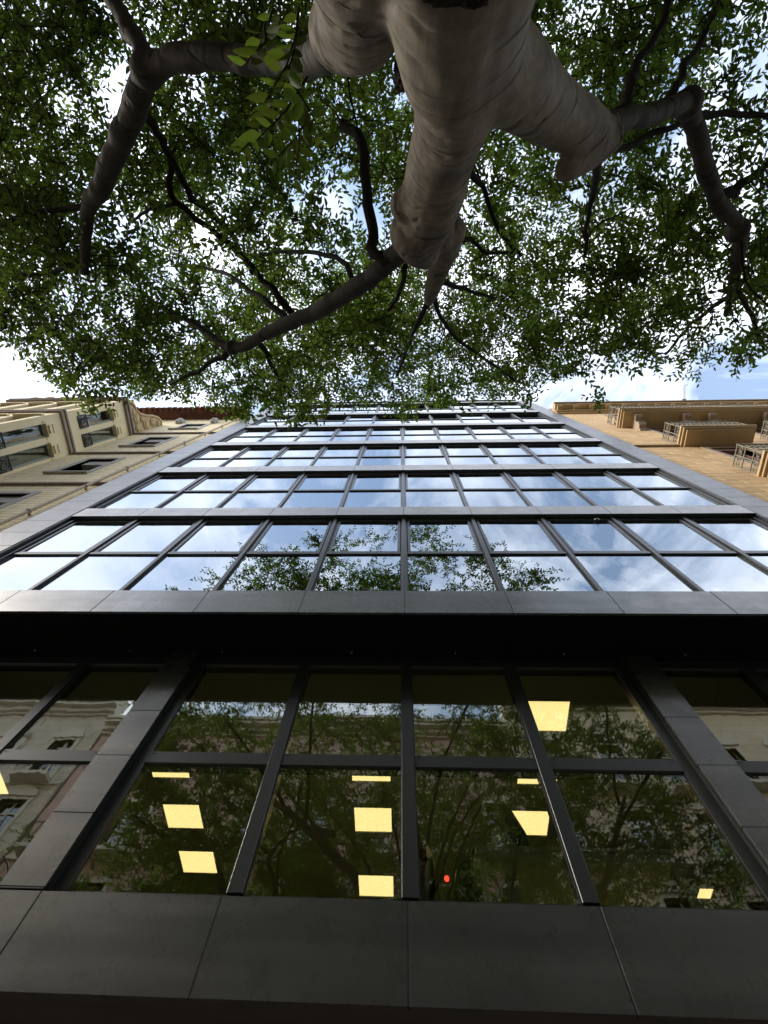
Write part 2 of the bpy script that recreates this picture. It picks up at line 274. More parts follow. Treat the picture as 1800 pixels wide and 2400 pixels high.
# ------------------------------------------------------------------ object helpers
def tag(o, label=None, cat=None, group=None, kind=None):
    if label: o['label'] = label
    if cat: o['category'] = cat
    if group: o['group'] = group
    if kind: o['kind'] = kind
    return o
def empty(name, loc=(0, 0, 0), parent=None):
    o = bpy.data.objects.new(name, None); C.objects.link(o); o.location = loc
    o.empty_display_size = 0.2
    if parent: o.parent = parent
    return o
class MB:
    def __init__(s): s.v = []; s.f = []
    def box(s, x0, x1, y0, y1, z0, z1):
        b = len(s.v)
        s.v += [(x0, y0, z0), (x1, y0, z0), (x1, y1, z0), (x0, y1, z0), (x0, y0, z1), (x1, y0, z1), (x1, y1, z1), (x0, y1, z1)]
        s.f += [(b, b + 3, b + 2, b + 1), (b + 4, b + 5, b + 6, b + 7), (b, b + 1, b + 5, b + 4), (b + 1, b + 2, b + 6, b + 5), (b + 2, b + 3, b + 7, b + 6), (b + 3, b, b + 4, b + 7)]
        return s
    def cbox(s, x0, x1, y0, y1, z0, z1, c=0.004):
        """box whose front (-y) edges are chamfered"""
        b = len(s.v)
        s.v += [(x0 + c, y0, z0 + c), (x1 - c, y0, z0 + c), (x1 - c, y0, z1 - c), (x0 + c, y0, z1 - c),
                (x0, y0 + c, z0), (x1, y0 + c, z0), (x1, y0 + c, z1), (x0, y0 + c, z1), (x0, y1, z0), (x1, y1, z0), (x1, y1, z1), (x0, y1, z1)]
        s.f += [(b, b + 1, b + 2, b + 3), (b, b + 4, b + 5, b + 1), (b + 1, b + 5, b + 6, b + 2), (b + 2, b + 6, b + 7, b + 3), (b + 3, b + 7, b + 4, b),
                (b + 4, b + 8, b + 9, b + 5), (b + 5, b + 9, b + 10, b + 6), (b + 6, b + 10, b + 11, b + 7), (b + 7, b + 11, b + 8, b + 4), (b + 8, b + 11, b + 10, b + 9)]
        return s
    def tube(s, pts, radii, sides=8, cap=True):
        P = [Vector(p) for p in pts]; n = len(P)
        if not hasattr(radii, '__len__'): radii = [radii] * n
        b = len(s.v); ref = None
        for i in range(n):
            d = (P[min(i + 1, n - 1)] - P[max(i - 1, 0)])
            d = d.normalized() if d.length > 1e-9 else Vector((0, 0, 1))
            if ref is None:
                ref = d.orthogonal().normalized()
            else:
                ref = (ref - d * ref.dot(d)); ref = ref.normalized() if ref.length > 1e-6 else d.orthogonal().normalized()
            bi = d.cross(ref)
            for k in range(sides):
                a = 2 * math.pi * k / sides
                s.v.append(tuple(P[i] + (ref * math.cos(a) + bi * math.sin(a)) * radii[i]))
        for i in range(n - 1):
            for k in range(sides):
                k2 = (k + 1) % sides
                s.f.append((b + i * sides + k, b + i * sides + k2, b + (i + 1) * sides + k2, b + (i + 1) * sides + k))
        if cap:
            s.f.append(tuple(b + k for k in reversed(range(sides)))); s.f.append(tuple(b + (n - 1) * sides + k for k in range(sides)))
        return s
    def extrude(s, poly, axis, a0, a1):
        """polygon in the plane normal to axis ('x': poly=(y,z); 'y': (x,z); 'z': (x,y)) from a0 to a1"""
        b = len(s.v); n = len(poly)
        for a in (a0, a1):
            for p, q in poly:
                s.v.append({'x': (a, p, q), 'y': (p, a, q), 'z': (p, q, a)}[axis])
        s.f.append(tuple(b + k for k in reversed(range(n)))); s.f.append(tuple(b + n + k for k in range(n)))
        for k in range(n):
            k2 = (k + 1) % n; s.f.append((b + k, b + k2, b + n + k2, b + n + k))
        return s
    def wall(s, x0, x1, y0, y1, z0, z1, holes):
        xs_ = sorted({x0, x1, *[min(max(h[0], x0), x1) for h in holes], *[min(max(h[1], x0), x1) for h in holes]})
        zs_ = sorted({z0, z1, *[min(max(h[2], z0), z1) for h in holes], *[min(max(h[3], z0), z1) for h in holes]})
        for a, bb in zip(xs_, xs_[1:]):
            run = None
            for c, d in zip(zs_, zs_[1:]):
                mx_, mz_ = (a + bb) / 2, (c + d) / 2
                solid = not any(h[0] < mx_ < h[1] and h[2] < mz_ < h[3] for h in holes)
                if solid:
                    if run is None: run = [c, d]
                    else: run[1] = d
                elif run: s.box(a, bb, y0, y1, *run); run = None
            if run: s.box(a, bb, y0, y1, *run)
        return s
    def mesh(s, name):
        me = bpy.data.meshes.new(name); me.from_pydata(s.v, [], s.f); me.update(); return me
    def build(s, name, material, parent=None, smooth=False, fix=False):
        me = s.mesh(name)
        if fix:
            bm = bmesh.new(); bm.from_mesh(me); bmesh.ops.recalc_face_normals(bm, faces=bm.faces); bm.to_mesh(me); bm.free()
        if material: me.materials.append(material)
        if smooth: me.polygons.foreach_set('use_smooth', [True] * len(me.polygons))
        o = bpy.data.objects.new(name, me); C.objects.link(o)
        if parent: o.parent = parent
        return o
def link_mesh(name, me, parent=None, loc=(0, 0, 0), scale=None, rot=None):
    o = bpy.data.objects.new(name, me); C.objects.link(o); o.location = loc
    if scale: o.scale = scale
    if rot: o.rotation_euler = rot
    if parent: o.parent = parent
    return o
def unit_panel(name, material):
    """unit cladding sheet 0..1 in x and z, chamfered; thickness towards +y"""
    me = MB().cbox(0, 1, 0, 1, 0, 1, 0.0).mesh(name); me.materials.append(material); return me

# ------------------------------------------------------------------ ground
tag(MB().box(-300, 300, -300, 300, -0.6, -0.02).build('ground', M['soil']), kind='structure')
tag(MB().box(-120, 120, -9.6, -2.6, -0.018, 0.0).build('road', M['asphalt']), kind='structure')
tag(MB().box(-120, 120, -2.45, 3.46, -0.018, 0.12).build('pavement', M['pave']), kind='structure')
tag(MB().box(-120, 120, -13.0, -9.75, -0.018, 0.12).build('pavement', M['pave']), kind='structure')
tag(MB().box(-120, 120, -2.6, -2.45, -0.018, 0.122).build('kerb', M['kerb']), kind='structure')
tag(MB().box(-120, 120, -9.75, -9.6, -0.018, 0.122).build('kerb', M['kerb']), kind='structure')

# ------------------------------------------------------------------ office building
YF = 2.90                                         # face of spandrels and side strips
XS = [0.0214 + 1.2508 * i for i in range(-5, 6)]
BZ = [6.22, 9.561, 12.85, 16.311, 19.837, 23.341, 27.45]
SH = [0.522, 0.45, 0.52, 0.52, 0.53, 0.58, 0.62]
TRO = [1.83, 1.85, 1.90, 1.98, 2.10, 2.15]
off = empty('office_building', (0, 3.0, 0))
tag(off, 'dark glass office building with rows of mirrored windows between charcoal spandrel bands', 'building')
def opart(o):                                     # parent keeping world coordinates
    o.parent = off; o.matrix_parent_inverse = Matrix.Translation((0, -3.0, 0)); return o
XL, XR = -7.0, 6.94
panel_me = {}
def panel(parent, x0, x1, y0, z0, z1, material, th=0.03, gap=0.005, jit=0.0012, name='cladding_panel', ch=0.0008):
    y = y0 + random.uniform(-jit, jit)
    o = MB().cbox(x0 + gap, x1 - gap, y, y + th, z0 + gap, z1 - gap, ch).build(name, material, parent)
    return o
# spandrel bands, each sheet its own piece
for k, (b, h) in enumerate(zip(BZ, SH)):
    core = opart(MB().box(XS[0] - 0.02, XS[-1] + 0.02, YF + 0.002, 3.16, b + 0.013, b + h - 0.006).build('spandrel', M['core']))
    core.name = 'spandrel' if k < 6 else 'roof_fascia'
    for i in range(10):
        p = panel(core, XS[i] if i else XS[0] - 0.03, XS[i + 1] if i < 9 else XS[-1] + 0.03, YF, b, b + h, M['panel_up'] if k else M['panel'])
    # soffit strip and top flashing
    MB().box(XS[0] - 0.03, XS[-1] + 0.03, YF + 0.004, 3.02, b + 0.004, b + 0.0115).build('soffit_strip', M['frame'], core) if k else None
    MB().box(XS[0] - 0.03, XS[-1] + 0.03, YF + 0.006, 3.12, b + h - 0.0055, b + h + 0.004).build('flashing', M['frame'], core)
# parapet cap and roof
opart(MB().box(XL, XR, YF + 0.05, 12.0, 28.07, 28.10).build('roof_deck', M['core']))
opart(MB().box(XS[0] - 0.06, XS[-1] + 0.06, YF - 0.05, 3.3, 28.104, 28.16).build('parapet_cap', M['sash']))
# side strips, running bond of narrow sheets
for sx0, sx1 in ((XL, XS[0] - 0.06), (XS[-1] + 0.04, XR)):
    strip = opart(MB().box(sx0 + 0.02, sx1 - 0.005, YF + 0.002, 3.30, 0.12, 28.0).build('edge_strip', M['core']))
    z = 0.14; row = 0
    while z < 27.95:
        z1 = min(z + 0.575, 28.0)
        xm = sx0 + (sx1 - sx0) * (0.42 if row % 2 else 0.66)
        panel(strip, sx0, sx1, YF, z, z1, M['strip'], gap=0.004)
        z = z1; row += 1
    # dark return beside the windows
    inner = sx1 if sx0 < 0 else sx0
    sgn = 1 if sx0 < 0 else -1
    xa, xb = sorted((inner, inner + sgn * 0.028))
    MB().box(xa, xb, YF + 0.012, 3.14, 6.23, 27.4).build('jamb', M['frame'], strip)
# upper windows
for k in range(6):
    z0 = BZ[k] + SH[k] + 0.006; z1 = BZ[k + 1] + 0.0
    zt = BZ[k] + TRO[k]
    for i, x in enumerate(XS):                                        # mullion: projecting T-section
        mu = MB()
        wdt = 0.03 if 0 < i < 10 else 0.026
        xx = x + (0.03 if i == 0 else -0.03 if i == 10 else 0)
        mu.cbox(xx - wdt, xx + wdt, 2.958, 3.0, z0, z1 + 0.002, 0.003)
        mu.box(xx - 0.052, xx + 0.052, 2.990, 3.14, z0, z1 + 0.001)
        opart(mu.build('mullion', M['frame']))
    for i in range(10):
        xa = XS[i] + (0.055 if i else 0.085); xb = XS[i + 1] - (0.055 if i < 9 else 0.085)
        win = opart(empty('window'))
        MB().box(xa, xb, 2.972, 3.14, zt - 0.035, zt + 0.035).build('transom', M['frame'], win)
        MB().box(xa, xb, 2.990, 3.14, z1 - 0.05, z1 - 0.001).build('head', M['frame'], win)
        MB().box(xa, xb, 2.990, 3.14, z0, z0 + 0.05).build('sill', M['frame'], win)
        # lower fixed pane
        tilt = (random.uniform(-1, 1) * 0.003, 0, random.uniform(-1, 1) * 0.0035)
        def pane(x0, x1, y, za_, zb_, rot):
            cx, cz = (x0 + x1) / 2, (za_ + zb_) / 2
            me = MB().box(x0 - cx, x1 - cx, -0.006, 0.006, za_ - cz, zb_ - cz).mesh('pane'); me.materials.append(M['glass'])
            return link_mesh('pane', me, win, (cx, y, cz), rot=rot)
        pane(xa, xb, 3.006, z0 + 0.03, zt - 0.02, tilt)
        # opening sash with its own frame; some of the sixth-floor sashes stand open (tilted in)
        opened = (k == 4 and i in (1, 2, 4, 5, 6, 8, 9)) or (k == 5 and i in (5, 6))
        sa, sb, sz0, sz1 = xa + 0.008, xb - 0.008, zt + 0.036, z1 - 0.052
        sf = MB(); fw = 0.042
        yy = 2.982
        sf.box(sa, sb, yy, yy + 0.06, sz0, sz0 + fw).box(sa, sb, yy, yy + 0.06, sz1 - fw, sz1)
        sf.box(sa, sa + fw, yy + 0.001, yy + 0.059, sz0 + fw, sz1 - fw).box(sb - fw, sb, yy + 0.001, yy + 0.059, sz0 + fw, sz1 - fw)
        sash = sf.build('sash', M['sash'], win)
        if opened:                                                    # swung inwards on its side hinge
            hinge = Matrix.Translation((sa, yy + 0.06, 0)) @ Matrix.Rotation(R_(random.uniform(62, 80)), 4, 'Z') @ Matrix.Translation((-sa, -yy - 0.06, 0))
            sash.matrix_local = hinge
            p = pane(sa + fw - 0.01, sb - fw + 0.01, yy + 0.026, sz0 + fw - 0.01, sz1 - fw + 0.01, (0, 0, 0))
            p.matrix_local = hinge @ Matrix.Translation(p.location)
        else:
            pane(sa + fw - 0.01, sb - fw + 0.01, 3.008, sz0 + fw - 0.01, sz1 - fw + 0.01, (random.uniform(-1, 1) * 0.003, 0, random.uniform(-1, 1) * 0.0035))
    # storey slab and blinds box
    opart(MB().box(XL + 0.05, XR - 0.05, 3.32, 11.5, BZ[k] + 0.15, BZ[k] + SH[k] - 0.03).build('floor_slab', M['dark']))
opart(MB().box(XL + 0.05, XR - 0.05, 11.5, 11.7, 0.2, 28.0).build('rear_wall', M['dark']))
for x in (XL + 0.02, XR - 0.2):
    opart(MB().box(x, x + 0.18, 3.34, 11.5, 0.2, 28.06).build('party_wall', M['core']))
# insect-like window catch sticking out of the first upper row
opart(MB().tube([(3.44, 2.985, 9.47), (3.465, 2.955, 9.46), (3.492, 2.945, 9.43), (3.492, 2.945, 9.38)], 0.006, 6).build('window_stay', M['screw']))

# big soffit under the first spandrel
sof = opart(MB().box(XL, XR, YF + 0.035, 3.70, 6.245, 6.33).build('soffit', M['core']))
for i in range(-1, 11):
    xa = XS[i] if 0 <= i <= 10 else (XL if i < 0 else XS[10])
    xb = XS[i + 1] if 0 <= i < 10 else (XS[0] if i < 0 else XR)
    MB().box(xa + 0.004, xb - 0.004, YF + 0.032, 3.57, 6.222, 6.243).build('soffit_panel', M['soffit'], sof)
for xx in (-4.55, -3.35, -2.2, -0.62, 0.62, 1.9, 3.3, 4.5):
    MB().tube([(xx, 3.45, 6.212), (xx, 3.45, 6.224)], 0.011, 10).build('bolt', M['screw'], sof)

# lower window storey
YG = 3.535
PIL = [(-2.82, -2.475), (2.553, 2.905)]
for x0, x1 in PIL:
    pil = opart(MB().box(x0 + 0.012, x1 - 0.012, 3.467, 3.70, 3.60, 6.217).build('pilaster', M['frame']))
    zz = [3.607, 4.149, 4.704, 5.256, 5.81, 6.218]
    for a, b in zip(zz, zz[1:]):
        panel(pil, x0, x1, 3.465, a, b, M['panel'], gap=0.006)
    for (xa, xb) in ((x0 + 0.001, x0 + 0.011), (x1 - 0.011, x1 - 0.001)):
        MB().box(xa, xb, 3.50, 3.544, 3.61, 6.215).build('side_plate', M['frame'], pil)
base = opart(MB().box(XL, XR, 3.467, 3.80, 3.075, 3.585).build('base_band', M['core']))
bx = [XL] + XS[0:11] + [XR]
bx = sorted(set([XL, XR] + XS))
for a, b in zip(bx, bx[1:]):
    panel(base, a, b, 3.465, 3.057, 3.592, M['panel'], gap=0.0065, jit=0.0003, ch=0.0002)
for a in bx[1:-1]:
    MB().box(a - 0.0067, a + 0.0067, 3.4662, 3.49, 3.06, 3.589).build('gasket', M['core'], base)
MB().box(XL, XR, 3.47, 3.90, 3.060, 3.072).build('soffit_plate', M['brownsoffit'], base)
MB().box(XL, XR, 3.505, 3.66, 3.588, 3.602).build('ledge', M['core'], base)

def low_window(x0, x1, mulls, EL=0.11, ER=0.11):
    fr = MB()
    z0, z1 = 3.605, 6.215
    wd = opart(empty('window'))
    for a, b in ((x0, x0 + EL), (x1 - ER, x1)): MB().box(a, b, YG + 0.01, 3.66, z0, z1).build('jamb', M['frame'], wd)
    MB().box(x0 + EL, x1 - ER, YG + 0.002, 3.66, 6.087, z1).build('head', M['frame'], wd)
    MB().box(x0 + EL, x1 - ER, YG + 0.012, 3.66, z0, 3.640).build('sill', M['frame'], wd)
    for mxx in mulls:
        MB().cbox(mxx - 0.057, mxx + 0.057, YG - 0.012, 3.665, 3.641, 6.086, 0.003).build('mullion', M['frame'], wd)
    ed = [x0 + EL] + sum([[a - 0.057, a + 0.057] for a in mulls], []) + [x1 - ER]
    for a, b in zip(ed[0::2], ed[1::2]):
        tr = MB().cbox(a, b, YG, 3.655, 4.695, 4.819, 0.003).build('transom', M['frame'], wd)
        for (za_, zb_) in ((3.638, 4.697), (4.817, 6.089)):
            cx, cz = (a + b) / 2, (za_ + zb_) / 2
            me = MB().box(a - cx - 0.004, b - cx + 0.004, -0.006, 0.006, za_ - cz, zb_ - cz).mesh('pane'); me.materials.append(M['lowglass'])
            link_mesh('pane', me, wd, (cx, 3.565, cz), rot=(random.uniform(-1, 1) * 0.003, 0, random.uniform(-1, 1) * 0.004))
        # glazing beads: thin pale lines down the pane edges
        for (za_, zb_) in ((3.645, 4.692), (4.821, 6.084)):
            MB().box(a + 0.001, a + 0.009, 3.545, 3.556, za_, zb_).build('glazing_bead', M['sash'], wd)
            MB().box(b - 0.009, b - 0.001, 3.545, 3.556, za_, zb_).build('glazing_bead', M['sash'], wd)
        for sxx in (a + 0.05, b - 0.05):
            MB().box(sxx - 0.02, sxx + 0.02, YG - 0.001, YG + 0.004, 4.790, 4.796).build('drain_slot', M['core'], wd)
low_window(XL + 0.02, PIL[0][0] + 0.01, [-5.07, -3.863], ER=0.03)
low_window(PIL[0][1] - 0.01, PIL[1][0] + 0.01, [-1.172, 0.039, 1.250])
low_window(PIL[1][1] - 0.01, XR - 0.02, [3.943, 5.15], EL=0.03)
# room behind
opart(MB().box(XL + 0.22, XR - 0.22, 3.82, 11.45, 3.30, 3.50).build('room_floor', M['room']))
opart(MB().box(XL + 0.22, XR - 0.22, 3.68, 11.45, 6.352, 6.368).build('room_ceiling', M['ceil']))
opart(MB().box(XL + 0.22, XR - 0.22, 3.67, 3.76, 6.095, 6.350).build('head_lining', M['ceil']))
# ground storey shopfront
sf = opart(MB().wall(XL, XR, 3.90, 4.05, 0.12, 3.05, [(-5.9 + 2.4 * i, -3.9 + 2.4 * i, 0.3, 2.75) for i in range(5)]).build('shopfront', M['frame']))
for i in range(5):
    me = MB().box(-1.0, 1.0, -0.006, 0.006, -1.225, 1.225).mesh('pane'); me.materials.append(M['glass'])
    link_mesh('pane', me, sf, (-4.9 + 2.4 * i, 3.97, 1.525))

# ------------------------------------------------------------------ things in the lit room
def ceiling_light(x, y, label, sx=0.53, sy=0.475):
    t = empty('ceiling_light', (x, y, 6.35)); tag(t, label, 'ceiling light', 'square light panels in the office ceiling')
    fr = MB().box(-sx / 2 - .02, sx / 2 + .02, -sy / 2 - .02, -sy / 2, -0.012, 0.0).box(-sx / 2 - .02, sx / 2 + .02, sy / 2, sy / 2 + .02, -0.012, 0.0)
    fr.box(-sx / 2 - .02, -sx / 2, -sy / 2, sy / 2, -0.012, 0.0).box(sx / 2, sx / 2 + .02, -sy / 2, sy / 2, -0.012, 0.0)
    fr.build('frame', M['lampframe'], t)
    MB().box(-sx / 2, sx / 2, -sy / 2, sy / 2, -0.006, 0.0).build('diffuser', M['lamp'], t)
KZ = (6.344 - 1.55) / (6.3 - 1.55)
for x, y, lb in [(-3.245, 5.37, 'lit square ceiling panel just under the transom of the pane beside the grey pilaster'),
                 (-3.20, 6.36, 'lit square ceiling panel, middle one of three in the pane beside the light grey pilaster'),
                 (-3.13, 7.32, 'lit square ceiling panel, lowest of three in the pane beside the light grey pilaster'),
                 (-0.445, 5.37, 'lit square ceiling panel just under the transom, beside the central mullion'),
                 (-0.44, 6.345, 'lit square ceiling panel, middle one of three beside the central mullion'),
                 (-0.43, 7.75, 'lit square ceiling panel resting on the sill line beside the central mullion'),
                 (1.82, 4.45, 'large lit square ceiling panel in the upper pane above the transom'),
                 (1.80, 5.37, 'lit square ceiling panel cut by the mullion, just under the transom'),
                 (1.765, 6.345, 'lit square ceiling panel with the black monitor in front of it'),
                 (-5.97, 5.75, 'lit ceiling panel cut by the picture edge beyond the grey pilaster'),
                 (4.46, 7.72, 'small lit ceiling panel at the foot of the pane with the desk end')]:
    ceiling_light(x * KZ, y * KZ, lb, *((.2, .22) if x > 4 else (.53, .475)))
# desk with pale frame
dk = empty('desk', (1.0, 4.0, 3.5)); tag(dk, 'pale desk with light frame legs standing right behind the office window', 'desk')
def dpart(mb, name, material, smooth=False): return mb.build(name, material, dk, smooth)
dpart(MB().box(-0.40, 1.25, -0.02, 0.72, 0.795, 0.825), 'desk_top', M['desk'])
dpart(MB().box(-0.37, 1.22, 0.0, 0.05, 0.735, 0.794), 'rail', M['desk'])
for lx in (-0.38, 1.18):
    dpart(MB().box(lx, lx + 0.05, -0.005, 0.045, 0.0, 0.734), 'leg', M['desk'])
    dpart(MB().box(lx, lx + 0.05, 0.64, 0.69, 0.0, 0.794), 'leg', M['desk'])
dpart(MB().box(-0.19, -0.10, 0.03, 0.20, 0.0, 0.733), 'cable_column', M['greyfabric'])
# monitor
mo = empty('monitor', (1.05, 4.28, 4.326)); tag(mo, 'black flat monitor seen at an angle on the pale desk', 'monitor')
mo.rotation_euler = (0, 0, R_(62))
MB().box(-0.28, 0.28, -0.018, 0.012, 0.14, 0.50).build('screen', M['blackplastic'], mo)
MB().box(-0.03, 0.03, 0.0125, 0.045, 0.01, 0.30).build('stand', M['blackplastic'], mo)
MB().box(-0.11, 0.11, -0.07, 0.11, 0.0, 0.0098).build('foot', M['blackplastic'], mo)
# bottle
bo = empty('bottle', (0.80, 4.06, 4.325)); tag(bo, 'clear water bottle with dark cap standing near the desk edge', 'bottle')
MB().tube([(0, 0, 0), (0, 0, .01), (0, 0, .15), (0, 0, .19), (0, 0, .205)], [.028, .032, .032, .016, .013], 14).build('body', M['bottle'], bo, True)
MB().tube([(0, 0, .2055), (0, 0, .23)], [.016, .015], 12).build('cap', M['blackplastic'], bo, True)
# office chairs
def chair(loc, rz, label, fabric):
    t = empty('office_chair', loc); t.rotation_euler = (0, 0, rz); tag(t, label, 'chair', 'office chairs behind the window')
    pr = [(-.21, .50), (-.24, .62), (-.235, .80), (-.19, .97), (-.12, 1.05), (.12, 1.05), (.19, .97), (.235, .80), (.24, .62), (.21, .50)]
    bmk = MB().extrude(pr, 'y', 0.20, 0.255); bmk.build('backrest', M['blackplastic'], t, fix=True)
    hp = [(-.13, 1.08), (-.14, 1.15), (-.09, 1.22), (.09, 1.22), (.14, 1.15), (.13, 1.08)]
    MB().extrude(hp, 'y', 0.19, 0.25).build('headrest', fabric, t, fix=True)
    MB().box(-.02, .02, .256, .28, .45, 1.15).build('spine', M['blackplastic'], t)
    MB().extrude([(-.24, -.25), (.24, -.25), (.26, 0), (.22, .24), (-.22, .24), (-.26, 0)], 'z', .43, .50).build('seat', M['blackplastic'], t, fix=True)
    for s in (-1, 1):
        MB().tube([(s * .27, .1, .44), (s * .29, .1, .66), (s * .29, -.18, .68)], .018, 8).build('armrest', M['blackplastic'], t)
    MB().tube([(0, 0, .09), (0, 0, .43)], .028, 10).build('column', M['screw'], t)
    for k in range(5):
        a = k * 2 * math.pi / 5
        MB().tube([(0, 0, .10), (.28 * math.cos(a), .28 * math.sin(a), .07)], [.022, .015], 6).build('base_arm', M['blackplastic'], t)
        MB().tube([(.28 * math.cos(a) - .012, .28 * math.sin(a), .03), (.28 * math.cos(a) + .012, .28 * math.sin(a), .03)], .03, 10).build('castor', M['blackplastic'], t)
chair((0.60, 4.78, 3.5), R_(195), 'black office chair with a grey headrest behind the pale desk', M['greyfabric'])
chair((0.02, 4.72, 3.5), R_(250), 'black office chair turned sideways beside the central mullion', M['blackplastic'])
# red indicator lamp on the wall
ri = empty('indicator_lamp', (0.50, 5.9, 5.27)); tag(ri, 'tiny round red light glowing over the chair by the central mullion', 'indicator lamp')
MB().tube([(0, 0.0, 0), (0, 0.02, 0)], .028, 14).build('lens', M['red'], ri)
MB().tube([(0, 0.0205, 0), (0, 0.06, 0)], .034, 14).build('housing', M['blackplastic'], ri)
MB().tube([(0, 0.04, 0.034), (0, 0.04, 1.07)], .006, 6).build('stem', M['blackplastic'], ri)

# ------------------------------------------------------------------ neighbouring old buildings
def swap(mb):
    mb.v = [(y, x, z) for x, y, z in mb.v]; mb.f = [tuple(reversed(f)) for f in mb.f]; return mb
def ring(mb, c, r, tr, plane='x', seg=12, sides=5):
    pts = []
    for k in range(seg + 1):
        a = 2 * math.pi * k / seg
        if plane == 'x': pts.append((c[0], c[1] + r * math.cos(a), c[2] + r * math.sin(a)))
        else: pts.append((c[0] + r * math.cos(a), c[1], c[2] + r * math.sin(a)))
    return mb.tube(pts, tr, sides, cap=False)
def spiral(mb, c, r, tr, plane='x', turns=2.0, hand=1):
    pts = []; n = 22
    for k in range(n + 1):
        f = k / n; a = hand * 2 * math.pi * turns * f; rr = r * (0.16 + 0.84 * f)
        if plane == 'x': pts.append((c[0], c[1] + rr * math.cos(a), c[2] + rr * math.sin(a)))
        else: pts.append((c[0] + rr * math.cos(a), c[1], c[2] + rr * math.sin(a)))
    return mb.tube(pts, tr, 5)
def rooted(name, origin, label, cat):
    e = empty(name, origin); tag(e, label, cat)
    inv = Matrix.Translation((-origin[0], -origin[1], -origin[2]))
    def add(o): o.parent = e; o.matrix_parent_inverse = inv; return o
    return e, add

# ---- cream building
YW = 2.97
cream, cadd = rooted('apartment_building', (-10, 3.0, 0), 'cream apartment building with projecting bay and red tiled eaves beside the office block', 'building')
HOL = [(-9.25, -8.35, z, z + 1.62) for z in (2.7, 6.16, 9.62, 13.07, 16.53, 20.0)]
HOL[-1] = (-9.25, -8.35, 20.0, 21.25)
HOL2 = [(x, x + 0.9, z, z + 1.62) for z in (2.7, 6.16, 9.62, 13.07, 16.53, 20.0) for x in (-17.5, -19.6)]
cadd(MB().wall(-24, -7.02, YW, 3.30, 0.0, 22.55, HOL + HOL2).build('wall', M['cream']))
cadd(MB().box(-24, -7.02, 3.32, 9.0, 0, 22.6).build('rear_block', M['dark']))
for z in (8.5, 11.98, 15.46, 18.95):
    co = MB().box(-10.33, -7.02, YW - 0.07, YW - 0.001, z - 0.05, z + 0.02).box(-10.33, -7.02, YW - 0.04, YW - 0.0012, z + 0.06, z + 0.10)
    cadd(MB().box(-10.33, -7.02, YW - 0.07, YW - 0.001, z - 0.05, z + 0.02).build('string_course', M['mould']))
    cadd(MB().box(-10.33, -7.02, YW - 0.045, YW - 0.001, z + 0.06, z + 0.095).build('string_course', M['mould']))
for hx0, hx1, hz0, hz1 in HOL:
    s = MB()
    s.box(hx0 - .13, hx0, YW - .025, YW + .28, hz0, hz1 + .13).box(hx1, hx1 + .13, YW - .025, YW + .28, hz0, hz1 + .13).box(hx0, hx1, YW - .026, YW + .279, hz1, hz1 + .129)
    wn = cadd(s.build('window', M['surround']))
    MB().box(hx0 - .18, hx1 + .12, YW - .075, YW + .2, hz0 - .06, hz0 - .002).build('sill', M['surround'], wn)
    MB().box(hx0 + .001, hx1 - .001, YW + .06, YW + .26, hz1 - .42, hz1 - .001).build('shutter_box', M['surround'], wn)
    MB().box(hx0, hx0 + .06, YW + .262, YW + .30, hz0, hz1).box(hx1 - .06, hx1, YW + .262, YW + .30, hz0, hz1).box((hx0 + hx1) / 2 - .03, (hx0 + hx1) / 2 + .03, YW + .262, YW + .30, hz0, hz1).build('frame', M['greenframe'], wn)
    MB().box(hx0 + .06, hx1 - .06, YW + .276, YW + .284, hz0, hz1).build('pane', M['winglass'], wn)
# downpipe with clips
pts = [(-7.30, YW - .085, z) for z in (0.2, 6, 12, 18, 22.4)]
dp = cadd(MB().tube(pts, .036, 12).build('downpipe', M['pipe'], None, True))
z = 1.2
while z < 22:
    MB().tube([(-7.30, YW - .085, z), (-7.30, YW - .085, z + .05)], .048, 12).box(-7.315, -7.285, YW - .03, YW + .02, z, z + .05).build('pipe_clip', M['mould'], dp); z += 1.72
# eaves
cadd(MB().box(-24, -7.02, YW - .03, YW + .3, 22.56, 22.64).build('frieze', M['mould']))
ev = cadd(MB().box(-24, -7.02, YW - .12, YW + 3, 22.66, 22.70).build('eaves', M['tile']))
tile_flat = MB().box(-.125, .125, -.2, .2, 0, .045).mesh('eave_tile'); tile_flat.materials.append(M['tile'])
arc = [(.115 * math.cos(a), .085 * math.sin(a)) for a in np.linspace(0, math.pi, 7)]; arc += [(.095 * math.cos(a), .065 * math.sin(a)) for a in np.linspace(math.pi, 0, 7)]
tile_bar = MB().extrude(arc, 'y', -.3, .3).mesh('roof_tile'); tile_bar.materials.append(M['tile'])
i = 0; x = -7.16
while x > -14.0:
    link_mesh('eave_tile', tile_flat, ev, (x, YW - .06 + random.uniform(-.012, .012), 22.705), rot=(0, 0, random.uniform(-.02, .02)))
    link_mesh('eave_tile', tile_flat, ev, (x - .06, YW - .20 + random.uniform(-.012, .012), 22.755 + random.uniform(0, .008)), rot=(0, 0, random.uniform(-.03, .03)))
    link_mesh('roof_tile', tile_bar, ev, (x, YW - .26 + random.uniform(-.015, .015), 22.815), rot=(.05, random.uniform(-.04, .04), 0), scale=(1, 1, -1))
    link_mesh('roof_tile', tile_bar, ev, (x - .13, YW - .27 + random.uniform(-.015, .015), 22.845), rot=(.05, random.uniform(-.04, .04), 0))
    x -= .26
cadd(MB().extrude([(YW - .05, 22.93), (YW + 4, 24.3), (YW + 4, 24.1), (YW - .05, 22.86)], 'x', -24, -7.02).build('roof', M['tile'], fix=True))
